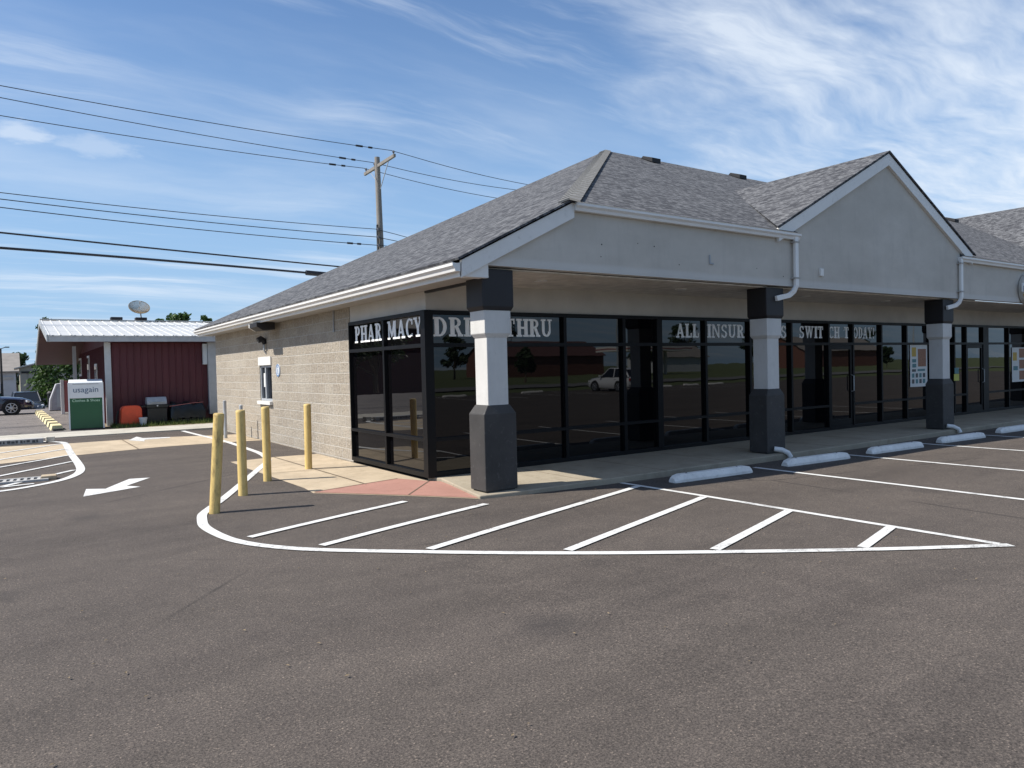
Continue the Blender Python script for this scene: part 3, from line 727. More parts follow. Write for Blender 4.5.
# lamp over the window, floodlight under the eave, conduit
b = MB(); b.tube([(-.0, 8.5, 2.16), (-.05, 8.5, 2.25), (-.05, 8.5, 2.42)], .022, 8); wl = b.build('wall_lamp', 'galv', shop)
b = MB(); b.tube([(-.03, 8.5, 2.40), (-.06, 8.5, 2.5), (-.12, 8.5, 2.53), (-.2, 8.5, 2.49)], [.05, .07, .08, .07], 12); smooth_edges(b.build('lamp_head', 'dark_vent', wl))
b = MB(); b.prism([(-.54, 7.3, 2.86), (-.12, 7.3, 2.86), (-.12, 7.3, 2.70), (-.40, 7.3, 2.68), (-.54, 7.3, 2.76)], (0, .62, 0)); fl = b.build('floodlight', 'column_navy', shop)
b = MB(); b.prism([(-.53, 7.922, 2.85), (-.13, 7.922, 2.85), (-.13, 7.922, 2.705), (-.39, 7.922, 2.685), (-.53, 7.922, 2.765)], (0, .10, 0)); b.build('lens', 'white_trim', fl)
b = MB(); b.tube([(-.018, 3.8, 2.49), (-.018, 3.8, 2.875)], .014, 8); b.box(-.03, 3.775, 2.45, -.001, 3.825, 2.5); b.build('conduit', 'grey_steel', shop)

# things fixed on the shop
p = thing('wall_plaque', 'round white plaque with a blue mark on the block wall beside the drive-up window', 'plaque', (-.005, 7.53, 1.74))
b = MB(); b.tube([(0, 0, 0), (-.012, 0, 0)], .155, 28); b.build('disc', 'poster_white', p)
b = MB(); b.loft([[(-.013 - k * .003, r_ * math.cos(a * math.pi / 14), r_ * math.sin(a * math.pi / 14)) for a in range(28)] for k, r_ in ((0, .15), (1, .15), (1, .115), (0, .115))], True, False); b.box(-.016, -.03, -.09, -.012, .03, .03); b.tube([(-.012, 0, .07), (-.016, 0, .07)], .03, 12); b.build('emblem', 'plaque_blue', p)
def poster(x, z, w, h, label, rows):
    p = thing('window_poster', label, 'poster', (x, -.012, z), 0, 'menu posters on the shop glass')
    y = .030
    b = MB(); b.box(0, y, 0, w, y + .006, h); b.build('sheet', 'poster_white', p)
    k = 0
    for x0, z0, x1, z1, m_ in rows:
        b = MB(); b.box(w * x0, y - .002 - .0005 * k, h * z0, w * x1, y, h * z1); b.build('print', m_, p); k += 1
poster(14.36, .90, .9, 1.12, 'white menu poster left of the far column with one brown dish picture',
       [(.10, .72, .34, .94, 'poster_yellow'), (.45, .48, .92, .90, 'poster_brown'), (.12, .58, .34, .66, 'poster_teal'), (.12, .46, .34, .55, 'poster_teal'), (.1, .36, .32, .42, 'poster_ink'), (.42, .37, .85, .42, 'poster_teal')] +
       [(.1 + .21 * i, .08 + .14 * j, .22 + .21 * i, .18 + .14 * j, 'poster_teal' if (i + j) % 2 else 'poster_ink') for i in range(4) for j in range(2)])
poster(20.52, .84, 1.15, 1.08, 'white menu poster at the right edge with a column of reddish food pictures', [(.05, .62, .3, .86, 'poster_yellow'), (.08, .34, .36, .46, 'poster_teal'), (.45, .70, .9, .97, 'poster_brown'), (.45, .38, .9, .64, 'poster_brown'), (.45, .06, .9, .32, 'poster_brown')])
p = thing('notice_sticker', 'small teal and yellow notice stuck on the dark mullion right of the far column', 'notice', (16.64, -.034, 1.0))
b = MB(); b.box(0, -.003, 0, .3, .003, .19); b.build('sheet', 'sticker_yellow', p); b = MB(); b.box(.04, -.003, .195, .28, .003, .36); b.build('header', 'poster_teal', p)
p = thing('shop_sign', 'small round tan shop sign with white band on the fascia at the right edge', 'sign', (16.47, FY - .02, 3.36))
b = MB(); b.tube([(0, 0, 0), (0, -.09, 0)], .40, 36); b.build('panel', 'header_tan', p)
b = MB(); b.box(-.48, -.13, -.08, .48, -.092, .15, .01); b.build('banner', 'poster_white', p)
b = MB(); b.box(-.44, -.14, -.07, -.36, -.131, .08); b.box(-.32, -.14, -.07, -.24, -.131, .08); b.box(-.18, -.14, -.07, -.1, -.131, .08); b.build('emblem', 'sign_blue', p)
b = MB(); b.loft([[(.37 * math.cos(R(a)), -y_, .37 * math.sin(R(a)) - .02) for a in range(195, 346, 10)] for y_ in (.092, .12)], True); b.build('lower_field', 'poster_yellow', p)

# ------------------------------------------------------------------ bollards, posts, wheel stops
def bollard(x, y, h, lean, mat, label):
    h -= .035; p = thing('bollard', label, 'bollard', (x, y, zg(x)), 0, 'yellow steel bollards round the corner apron')
    b = MB(); r = .062
    b.tube([(0, 0, -.05), (0, 0, h - .03), (0, 0, h - .008), (0, 0, h)], [r, r, r, r * .9], 24); o = smooth_edges(b.build('pipe', mat, p), 40)
    b = MB(); b.tube([(0, 0, h - .012), (0, 0, h + .003), (0, 0, h + .008)], [r * .97, r * .93, r * .6], 20); smooth_edges(b.build('cap', mat, p), 40)
    p.rotation_euler = (0, R(lean), R(random.uniform(0, 300)) if lean == 0 else 0)
bollard(-3.26, -.62, 1.24, 4.2, 'yellow_worn', 'leaning scratched yellow bollard at the bend of the white outline')
bollard(-2.65, .47, 1.21, 0, 'yellow_paint', 'upright yellow bollard on asphalt just inside the white edge line')
bollard(-1.99, 1.62, 1.19, 0, 'yellow_paint', 'yellow bollard at the tip of the tan apron, where the white lines meet')
bollard(-1.0, 2.61, 1.17, .5, 'yellow_paint', 'yellow bollard standing on the tan concrete close to the block wall')
for x, y, h, label in ((-.62, 10.3, .97, 'taller thin grey steel guard post near the far end of the block wall'), (-.38, 9.6, .86, 'shorter thin grey steel guard post against the block wall, beside the taller one')):
    p = thing('guard_post', label, 'post', (x, y, 0), 0, 'thin grey guard posts by the block wall')
    b = MB(); b.tube([(0, 0, -.05), (0, 0, h)], .045, 14); smooth_edges(b.build('pipe', 'grey_steel', p)); b = MB(); b.tube([(0, 0, h), (0, 0, h + .015)], [.047, .03], 14); b.build('cap', 'grey_steel', p)
def stop_mesh(L, W=.19, H=.12, mat='stop_white'):
    b = MB(); prof = [(-.5, 0), (-.5, .35), (-.34, .9), (-.25, 1), (.25, 1), (.34, .9), (.5, .35), (.5, 0)]
    def ring(x, s, hs): return [(x, u * W * s, v * H * hs) for u, v in prof]
    L2 = L / 2
    b.loft([ring(-L2, .72, .55), ring(-L2 + .05, .92, .85), ring(-L2 + .14, 1, 1), ring(-.2, 1, .99), ring(.25, .99, 1), ring(L2 - .14, 1, 1), ring(L2 - .05, .92, .86), ring(L2, .72, .55)])
    return b
proto = None
for x0, x1, y, rz, label in ((2.76, 4.42, -2.44, -3.5, 'white concrete wheel stop nearest the hatched no-parking triangle'), (5.40, 7.06, -2.50, -4, 'white concrete wheel stop beside the drain elbow of the middle column'),
                      (7.86, 9.56, -2.56, -3, 'white concrete wheel stop midway between the middle and far columns'), (10.46, 12.16, -2.58, -3.5, 'white concrete wheel stop just left of the far column'), (13.3, 15.0, -2.52, -2.5, 'white concrete wheel stop at the right edge, beyond the far column')):
    L = x1 - x0
    if proto is None:
        sm_ = stop_mesh(1.6); sm_.mi = 1
        for px in (-.52, .52): sm_.tube([(px, 0, .1), (px, 0, .124)], .016, 10)
        o = proto = sm_.build('wheel_stop', ['stop_white', 'iron']); bevel_mod(o, .01)
    else: o = proto.copy(); COL.objects.link(o)
    o.location = ((x0 + x1) / 2, y, zg(x0) - .002); o.rotation_euler = (0, 0, R(rz)); o.scale = (L / 1.6, 1, 1)
    tag(o, label, 'wheel stop', 'white wheel stops along the walk')
# striped kerb bar on the neighbour lot
ks = thing('striped_kerb', 'long low black and yellow striped kerb running away beside the green bin', 'kerb', (-4.1, 17.35, 0), R(90.6))
n = 8
b = MB(); b.box(0, -.13, 0, 15.2, .13, .06); b.build('bar', 'curb_black', ks)
b = MB()
for i in range(n): b.prism([(i * 1.9 + .35, -.17, .0), (i * 1.9 + .35, -.13, .16), (i * 1.9 + .35, .13, .16), (i * 1.9 + .35, .17, .0)], (1.15, 0, 0))
b.build('stripe', 'curb_yellow', ks)

# things lying in the painted island on the left
p = thing('drain_grate', 'iron slot drain grate with concrete end block in the painted island at the left edge', 'drain grate', (-4.78, 4.46, .0), R(176))
b = MB(); b.box(0, -.22, .0, 2.4, -.15, .035); b.box(0, .15, .0, 2.4, .22, .035); b.build('frame', 'grate_frame', p)
b = MB(); b.box(0, -.15, .001, 2.4, .15, .012)
b.build('channel', 'iron', p)
b = MB()
for i in range(24): b.box(.12 + i * .094, -.15, .013, .165 + i * .094, .15, .03)
b.build('bars', 'grate_frame', p)
b = MB(); b.box(-.11, -.12, 0, .11, .12, .07, .012); b.build('end_block', 'concrete_tan', p)
p = thing('kerb_block', 'low white kerb block with worn black stencilling at the far end of the painted island', 'kerb block', (-4.62, 12.75, .0), R(178))
b = MB(); b.box(0, -.14, 0, 1.6, .14, .13, .012); b.mi = 1; x = .12
while x < 1.45:
    w = random.choice((.035, .05, .07)); b.box(x, .141, .025 + random.random() * .02, x + w, .146, .085 + random.random() * .03); x += w + random.choice((.02, .03, .05))
b.build('block', ['grate_frame', 'poster_ink'], p)
p = thing('kerb_stone', 'small pale concrete block at the end of the stencilled kerb in the island', 'kerb block', (-4.46, 12.95, .0))
b = MB(); b.box(-.1, -.14, 0, .1, .14, .14, .02); b.build('block', 'concrete_kerb', p)

# ------------------------------------------------------------------ red metal shed
RX0, RX1, RYF, RYB = -2.52, 9.5, 18.3, 31.6
shed = thing('metal_shed', 'dark red metal sided shed with white ribbed metal roof beyond the alley', 'shed')
b = MB()
def ribbed(b, x0, x1, y, z0, z1, nrm, step=.22):
    b.box(x0, y, z0, x1, y + .1, z1)
    x = x0 + .1
    while x < x1 - .05: b.prism([(x, y, z0), (x + .05, y, z0), (x + .038, y - .022, z0), (x + .012, y - .022, z0)], (0, 0, z1 - z0)); x += step
ribbed(b, RX0, RX1, RYF, .1, 2.84, -1); b.build('wall', 'barn_red', shed)
b = MB(); b.prism([(RX0, RYF + .1, 0), (RX0, RYB, 0), (RX0, RYB, 2.75), (RX0, 24.9, 3.85), (RX0, RYF + .1, 2.84)], (.1, 0, 0))
y = RYF + .3
while y < RYB: b.box(RX0 - .02, y, 0, RX0, y + .04, 2.8); y += .305
b.build('end_wall', 'barn_red', shed)
b = MB(); b.box(RX0, RYB, 0, RX1, RYB + .1, 2.7); b.box(RX1, RYF, 0, RX1 + .1, RYB, 2.8); b.build('rear_wall', 'barn_red_dark', shed)
# roof: front slope seen from the lot, rear slope, both ribbed
RL, RR_ = -4.27, 10.0; EY0, EZ0, PY, PZ, EY1 = 17.75, 3.06, 24.9, 4.02, 33.0; EZ1 = 2.55
b = MB()
for (ya, za, yb, zb) in ((EY0, EZ0, PY, PZ), (EY1, EZ1, PY, PZ)):
    b.prism([(RL, ya, za), (RR_, ya, za), (RR_, yb, zb), (RL, yb, zb)], (0, 0, -.03))
    x = RL + .02
    while x < RR_:
        b.prism([(x, ya, za), (x + .07, ya, za), (x + .05, ya, za + .022), (x + .02, ya, za + .022)], (0, yb - ya, zb - za)); x += .305
b.box(RL, PY - .15, PZ + .02, RR_, PY + .15, PZ + .05)
rf = b.build('roof', 'white_metal', shed)
b = MB(); b.box(RL + .02, EY0 + .01, EZ0 - .20, RR_, EY0 + .06, EZ0 - .025); x = RL + .1
b.build('eave_trim', 'galv', shed)
b = MB(); x = RL + .11
while x < RR_: b.box(x, EY0 - .012, EZ0 - .03, x + .07, EY0 + .012, EZ0 + .012); x += .61
b.build('rib_closure', 'grey_steel', shed)
for (ya, za, yb, zb) in ((EY0, EZ0, PY, PZ), (EY1, EZ1, PY, PZ)):
    b = MB(); b.prism([(RL - .03, ya, za + .02), (RL - .03, yb, zb + .02), (RL - .03, yb, zb - .2), (RL - .03, ya, za - .2)], (.04, 0, 0)); b.build('rake_trim', 'galv', shed)
b = MB()
b.prism([(RL + .02, EY0 + .07, EZ0 - .18), (RX0, EY0 + .07, EZ0 - .18), (RX0, PY, PZ - .17), (RL + .02, PY, PZ - .17)], (0, 0, -.02)); b.prism([(RL + .02, EY1 - .02, EZ1 - .18), (RX0, EY1 - .02, EZ1 - .18), (RX0, PY, PZ - .17), (RL + .02, PY, PZ - .17)], (0, 0, -.02))
b.box(RX0 - .01, EY0 + .07, 2.85, RX1, RYF - .03, 2.87)
b.build('soffit', 'barn_red_dark', shed)
b = MB(); b.box(RX0 - .13, RYF - .10, .0, RX0 + .06, RYF - .025, 2.86, .008); b.build('corner_post', 'post_grey', shed)
b = MB(); b.box(-2.98, 28.4, 0, -2.84, 28.55, 3.1); b.build('canopy_post', 'post_grey', shed)
for y0, y1, z0, z1 in ((29.9, 31.2, 1.75, 2.6), (25.5, 26.4, 1.5, 2.6), (22.2, 23.1, .1, 2.2)):
    b = MB(); b.box(RX0 - .05, y0, z0, RX0 - .02, y1, z1); w = b.build('window' if z0 > 1 else 'door', 'white_trim', shed)
    b = MB(); b.box(RX0 - .062, y0 + .12, z0 + .1, RX0 - .05, y1 - .12, z1 - .1); b.build('pane', 'car_glass', w)
b = MB(); b.box(.62, RYF - .24, .25, .92, RYF - .06, 2.86, .01); b.build('downspout', 'galv', shed)
b = MB(); b.box(.46, RYF - .2, 2.05, .61, RYF - .06, 2.8, .01); b.build('meter_box', 'post_grey', shed)
for x in (-1.55, -.62):
    b = MB(); b.box(x - .22, PY - .2, PZ + .05, x + .22, PY + .2, PZ + .17, .02); b.build('roof_vent', 'dark_vent', rf)
# grid dish antenna on the shed ridge
d = thing('dish_antenna', 'grey wire grid dish antenna on a short mast above the white shed roof', 'antenna', (-.62, PY - .1, PZ))
b = MB(); b.tube([(0.02, 0, 0), (-.02, 0, .42)], .028, 8); b.build('mast', 'grey_steel', d)
b = MB(); c0 = Vector((-.06, 0, .60)); ax = Vector((.02, -.72, .69)).normalized(); u = ax.cross(Vector((0, 0, 1))).normalized(); v = u.cross(ax)
for i in range(-9, 10):
    t = i / 9 * .40; hw = .40 * math.sqrt(max(.02, 1 - (t / .40) ** 2))
    for (p1, p2) in ((u, v), (v, u)):
        b.tube([c0 + p1 * (s * hw) + p2 * t * (1 if p1 is u else 1) + ax * (-.12 + .9 * (t * t + (s * hw) ** 2)) for s in (-1, -.5, 0, .5, 1)], .009, 5)
b.tube([c0 + (u * math.cos(k * math.pi / 12) + v * math.sin(k * math.pi / 12)) * .405 + ax * .02 for k in range(25)], .014, 6)
b.build('grid_reflector', 'dirt', d)
b = MB(); b.tube([c0 - ax * .12, c0 + ax * .3], .012, 6); b.tube([c0 + ax * .28, c0 + ax * .36], .035, 8); b.build('feed_horn', 'grey_steel', d)

# ------------------------------------------------------------------ things by the shed
p = thing('donation_bin', 'green and white clothes donation bin standing at the red shed corner', 'donation bin', (-3.28, 17.55, .0), R(-4))
W_, Dp, Hh = .48, .55, 1.52
b = MB(); b.box(-W_, -Dp, .05, W_, Dp, 1.02, .012); b.build('lower_body', 'bin_green', p)
b = MB(); b.prism([(-W_, -Dp, 1.021), (-W_, Dp, 1.021), (-W_, Dp, 1.62), (-W_, -Dp, 1.52)], (2 * W_, 0, 0)); bevel_mod(b.build('upper_body', 'bin_white', p), .012)
b = MB(); b.box(-W_ - .012, -Dp - .012, .04, -W_ + .03, -Dp + .03, 1.52); b.build('corner_trim', 'bin_white', p)
b = MB(); b.box(W_ - .03, -Dp - .012, .04, W_ + .012, -Dp + .03, 1.52); b.build('corner_trim', 'bin_white', p)
b = MB(); b.box(-W_ + .03, -Dp + .02, 0, W_ - .03, Dp - .02, .05); b.build('base', 'iron', p)
b = MB(); b.box(-.36, -Dp - .006, 1.52 - .06, .36, -Dp - .001, 1.52 - .035); b.build('chute_edge', 'galv', p)
text_mesh('lettering', 'usagain', .25, 'text_navy', p, (0, -Dp - .004, 1.21), (1, 0, 0), (0, 0, 1))
text_mesh('lettering', 'Clothes & Shoes', .115, 'text_palegreen', p, (0, -Dp - .004, .91), (1, 0, 0), (0, 0, 1))
# orange barrier
p = thing('plastic_barrier', 'orange rounded plastic barrier leaning in the weeds along the red shed', 'barrier', (-1.98, 17.65, .0), R(5))
b = MB(); prof = []
for k in range(13):
    a = math.pi * k / 12; prof.append((.33 * math.copysign(abs(math.cos(a)) ** .45, math.cos(a)), .36 + .34 * math.sin(a) ** .45 if math.sin(a) > 0 else .36))
outline = [(.36, 0.02)] + prof + [(-.36, .02)]
b.loft([[(x * s, y_, z * (.97 if s < 1 else 1)) for x, z in outline] for y_, s in ((-.14, .93), (-.10, 1), (.1, 1), (.14, .93))]); bevel_mod(b.build('shell', 'orange_plastic', p), .012)
b = MB(); b.box(-.25, -.146, .30, .25, -.139, .33); b.box(-.25, -.146, .42, .25, -.139, .45); b.box(-.3, -.146, .08, .3, -.139, .11); b.build('rib', 'orange_plastic', p)
b = MB(); b.tube([(-.44, .05, 0), (-.43, .06, .3), (-.36, .07, .52), (-.28, .1, .45)], .03, 8); b.build('hose', 'iron', p)
# bucket
p = thing('bucket', 'small dirty white plastic bucket in the weeds by the orange barrier', 'bucket', (-1.66, 17.3, 0))
b = MB(); b.loft([[(r_ * math.cos(a * math.pi / 10), r_ * math.sin(a * math.pi / 10), z) for a in range(20)] for r_, z in ((.095, 0), (.125, .26), (.135, .26), (.135, .29), (.12, .29), (.115, .2), (.09, .03))]); smooth_edges(b.build('body', 'bucket_white', p), 40)
b = MB(); b.tube([(.13 * math.cos(R(a)), .0 - .02, .27 - .11 * math.sin(R(a))) for a in range(0, 181, 15)], .005, 5); b.build('handle', 'grey_steel', p)
# covered barbecue
p = thing('barbecue', 'dark barbecue grill with raised grey lid and side shelves against the red shed', 'barbecue', (-1.18, 17.75, 0))
b = MB(); b.box(-.31, -.22, .08, .31, .22, .58, .015); b.build('cabinet', 'grill_black', p)
b = MB(); b.box(-.34, -.25, .58, .34, .25, .70, .02); b.build('firebox', 'grill_black', p)
b = MB(); b.loft([[(x_, y_, z_) for y_, z_ in ((-.24, .70), (-.22, .82), (-.1, .95), (.12, .95), (.24, .84), (.24, .70))] for x_ in (-.31, .31)]); bevel_mod(b.build('lid', 'grey_steel', p), .02)
b = MB(); b.box(-.50, -.2, .62, -.345, .2, .67, .01); b.box(.345, -.2, .62, .47, .2, .67, .01); b.build('side_shelf', 'grill_black', p)
b = MB(); b.tube([(-.2, -.27, .78), (.2, -.27, .78)], .014, 8); b.build('handle', 'galv', p)
b = MB(); b.tube([(0, -.256, .655), (0, -.275, .655)], .025, 10); b.build('knob', 'bucket_white', p)
for x in (-.27, .27):
    b = MB(); b.tube([(x - .02, -.18, .07), (x + .02, -.18, .07)], .07, 14); b.build('wheel', 'tyre', p)
# tarp-covered trolley
p = thing('cart', 'black tarp draped over a loaded garden cart beside the barbecue', 'cart', (-.22, 17.75, 0))
b = MB(); random.seed(3); rows_ = []
for i in range(15):
    x = -.56 + i * .08; top = .70 + .05 * math.sin(i * 1.1) + random.uniform(-.02, .02) - (.14 if i in (0, 14) else 0)
    rows_.append([(x, yy * (1 + .06 * random.random()), zz) for yy, zz in ((-.36, .16 + .06 * random.random()), (-.34, .4), (-.27, top - .08), (-.12, top), (.12, top + .02), (.3, top - .07), (.34, .35), (.34, .15))])
b.loft(rows_); smooth_edges(b.build('tarp', 'tarp_black', p), 70)
b = MB(); b.box(-.52, -.3, .10, .52, .3, .16); b.tube([(.52, 0, .14), (.70, 0, .5), (.72, 0, .6)], .015, 6); b.build('frame', 'iron', p)
b = MB(); b.tube([(-.6, -.38, .62), (.1, -.38, .70), (.5, -.36, .72)], .012, 6); b.build('rail', 'vending_red', p)
for x in (-.4, .4):
    for y in (-.33, .33):
        b = MB(); b.tube([(x, y - .03, .12), (x, y + .03, .12)], .12, 16); b.build('wheel', 'tyre', p)
# weeds along the shed foot
b = MB(); random.seed(5)
for i in range(2600):
    x = random.uniform(-2.6, .75); y = random.triangular(16.55, 18.2, 17.2); h = random.uniform(.04, .17) * (1.5 if random.random() < .12 else 1)
    a = random.uniform(0, 6.28); w = .012; dx, dy = math.cos(a) * w, math.sin(a) * w; lx, ly = random.uniform(-.06, .06), random.uniform(-.06, .06)
    b._f([b.bm.verts.new(q) for q in ((x - dx, y - dy, .0), (x + dx, y + dy, .0), (x + lx, y + ly, h))])
struct(b.build('weeds', 'grass_blade'), 'stuff')
# wind-blown leaf scraps and grit gathered along the kerb and the foot of the wall
b = MB(); random.seed(9)
for i in range(420):
    k = random.random()
    if k < .45: x, y = random.uniform(.6, 16), -1.95 - abs(random.gauss(0, .16))
    elif k < .6: x, y = -.04 - abs(random.gauss(0, .07)), random.uniform(3.1, 9)
    else: x, y = random.uniform(-6, 9), random.uniform(-7.5, -2.4)
    q = random.uniform(.006, .017); a = random.uniform(0, 6.28); z = zg(x) + .012; c_, s_ = math.cos(a) * q, math.sin(a) * q
    b._f([b.bm.verts.new(v) for v in ((x - c_, y - s_, z), (x + s_ * .5, y - c_ * .5, z + .004), (x + c_, y + s_, z + .002), (x - s_ * .5, y + c_ * .5, z + .005))])
struct(b.build('leaf_litter', 'dirt'), 'stuff')
# cabinet and vending box at the shed end wall
p = thing('ice_cabinet', 'grey slant fronted outdoor cabinet standing behind the striped kerb', 'cabinet', (-3.38, 34.2, 0), 0)
b = MB(); b.prism([(-.38, 0, .03), (-.33, 0, .6), (-.05, 0, 1.38), (.36, 0, 1.45), (.36, 0, .03)], (0, .8, 0)); bevel_mod(b.build('body', 'cabinet_grey', p), .02)
b = MB(); b.prism([(-.36, -.012, .05), (-.31, -.012, .6), (-.04, -.012, 1.36), (.02, -.012, 1.36), (-.24, -.012, .6), (-.28, -.012, .05)], (0, .01, 0)); b.build('edge_trim', 'white_trim', p)
b = MB(); b.box(-.02, -.015, .2, .30, -.001, 1.1); b.build('door', 'post_grey', p)
p = thing('vending_box', 'narrow white and red vending box between the grey cabinet and green bin', 'vending box', (-3.2, 29.6, 0))
b = MB(); b.box(-.2, 0, .1, .22, .6, 1.55, .02); b.build('body', 'vending_red', p)
b = MB(); b.box(-.24, -.03, .0, -.1, .1, 1.6, .01); b.build('side_panel', 'white_trim', p)
p = thing('trash_can', 'dark slim trash can in front of the parked slate car', 'trash can', (-3.62, 36.0, 0))
b = MB(); b.tube([(0, 0, 0), (0, 0, .05), (0, 0, .85)], [.12, .13, .15], 16); smooth_edges(b.build('body', 'grill_black', p), 40); b = MB(); b.tube([(0, 0, .85), (0, 0, .9), (0, 0, 1.0)], [.16, .16, .08], 16); b.build('lid', 'iron', p)

# ------------------------------------------------------------------ cars
def car(name, label, paint, loc, rz, L=4.5, W=1.76, H=1.46, hatch=False, suv=False):
    """nose towards +x, origin under the middle"""
    c = thing(name, label, 'car', loc, rz)
    h2 = W / 2; l2 = L / 2; g0 = .2 if not suv else .26
    belt = H * .62; hood = H * .57
    # body: lofted sections from tail to nose
    secs = [(-l2, .62, .40, belt * .86), (-l2 + .1, .86, .30, belt * .98), (-l2 + .5, .97, g0 + .02, belt * 1.02), (-l2 + 1.1, 1, g0, belt * 1.0), (0, 1, g0, belt * .97), (l2 - 1.45, 1, g0, belt * .95),
            (l2 - 1.0, .99, g0, hood), (l2 - .45, .95, g0 + .02, hood * .92), (l2 - .12, .82, .26, hood * .78), (l2, .62, .34, hood * .60)]
    b = MB(); rings = []
    for x, s, z0, z1 in secs:
        w = h2 * s; half = [(w * .88, z0), (w * .985, z0 + .12), (w, z0 + (z1 - z0) * .55), (w * .965, z1 - .07), (w * .84, z1), (w * .4, z1 + .025)]
        rings.append([(x, y, z) for y, z in half] + [(x, -y, z) for y, z in half[::-1]])
    b.loft(rings); smooth_edges(b.build('body', paint, c), 38)
    # greenhouse
    xa, xb = l2 - 1.35, (-l2 + .12 if hatch or suv else -l2 + .55)
    ra, rb = xa - .78, (xb + .45 if hatch or suv else xb + .75)
    zt = H - .05; zb = belt - .03
    lo = [(xa, h2 * .80, zb - .03), (xa - .1, h2 * .93, zb), (xb + .1, h2 * .93, zb + .02), (xb, h2 * .8, zb + .02)]
    hi = [(ra, h2 * .66, zt - .03), (ra - .1, h2 * .73, zt), (rb + .1, h2 * .72, zt), (rb, h2 * .64, zt - .03)]
    mir = lambda P: P + [(x, -y, z) for x, y, z in P[::-1]]
    b = MB(); b.loft([mir(lo), mir(hi)]); b.build('window', 'car_glass', c)
    b = MB(); b.loft([[(x, y * 1.02, z) for x, y, z in mir(hi)], [(x * .985 + .01, y * .96, z + .045) for x, y, z in mir(hi)], [(x * .8, y * .7, z + .06) for x, y, z in mir(hi)]]); smooth_edges(b.build('roof', paint, c), 50)
    b = MB(); mid = ((xa + xb) / 2 - .05)
    for s in (1, -1):
        for p0, p1, r_ in (((xa, h2 * .85, zb - .02), (ra, h2 * .70, zt), .035), ((xb, h2 * .85, zb), (rb, h2 * .69, zt), .06), ((mid, h2 * .935, zb), (mid + .0, h2 * .74, zt), .04)):
            b.tube([(p0[0], s * p0[1], p0[2]), (p1[0], s * p1[1], p1[2])], r_, 6)
    b.build('pillar', paint, c)
    wr = .33 if not suv else .37
    for x in (l2 - .92, -l2 + .88):
        for s in (1, -1):
            b = MB(); b.tube([(x, s * (h2 - .235), wr + .01), (x, s * (h2 + .004), wr + .01)], wr + .055, 22); b.build('wheel_arch', 'tyre', c)
            b = MB(); b.tube([(x, s * (h2 - .2), wr), (x, s * (h2 - .015), wr), (x, s * (h2 + .016), wr)], [wr, wr, wr * .93], 24); wh = b.build('wheel', 'tyre', c)
            b = MB()
            for k in range(7):
                a = k * 2 * math.pi / 7; b.tube([(x + .05 * math.cos(a), s * (h2 + .024), wr + .05 * math.sin(a)), (x + wr * .64 * math.cos(a), s * (h2 + .022), wr + wr * .64 * math.sin(a))], [.035, .03], 6)
            b.tube([(x + wr * .66 * math.cos(k * math.pi / 12), s * (h2 + .02), wr + wr * .66 * math.sin(k * math.pi / 12)) for k in range(25)], .022, 6); b.tube([(x, s * (h2 + .02), wr), (x, s * (h2 + .04), wr)], .06, 10)
            b.build('rim', 'rim', wh)
    for s in (1, -1):
        b = MB(); b.loft([[(l2 - .10, s * h2 * .52, hood * .74), (l2 - .35, s * h2 * .90, hood * .84), (l2 - .36, s * h2 * .92, hood * .70), (l2 - .08, s * h2 * .54, hood * .62)], [(l2 - .03, s * h2 * .55, hood * .73), (l2 - .29, s * h2 * .955, hood * .82), (l2 - .29, s * h2 * .965, hood * .70), (l2 - .02, s * h2 * .57, hood * .62)]]); b.build('headlight', 'lamp_clear', c)
        b = MB(); b.box(-l2 - .0, min(s * h2 * .5, s * h2 * .84), belt * .72, -l2 + .2, max(s * h2 * .5, s * h2 * .84), belt * .88); b.build('taillight', 'lamp_red', c)
        b = MB(); b.box(xa - .28, min(s * (h2 - .02), s * (h2 + .16)), belt - .02, xa - .14, max(s * (h2 - .02), s * (h2 + .16)), belt + .11, .02); b.build('mirror', paint, c)
        b = MB(); b.box(mid - .28, min(s * (h2 - .01), s * (h2 + .012)), belt * .82, mid - .1, max(s * (h2 - .01), s * (h2 + .012)), belt * .84); b.build('door_handle', paint, c)
    b = MB(); b.box(l2 - .10, -h2 * .42, hood * .44, l2 + .004, h2 * .42, hood * .6); b.build('grille', 'tyre', c)
    b = MB(); b.box(l2 - .1, -.26, .34, l2 + .012, .26, .45); b.build('number_plate', 'bin_white', c)
    return c
car('parked_car', 'dark blue sedan parked at the left edge with its nose pointing right', 'car_blue', (-6.72, 32.35, 0), R(2), 4.55, 1.78, 1.45)
car('parked_suv', 'slate grey pickup sized car facing the camera beyond the blue sedan', 'car_slate', (-4.55, 49.5, -.78), R(-88), 4.7, 1.85, 1.6, suv=True)
car('parked_hatchback', 'white hatchback parked across the lot, seen reflected in the dark shop glass', 'car_white', (28.3, -26.6, -.09), R(-92), 4.1, 1.78, 1.56, hatch=True)

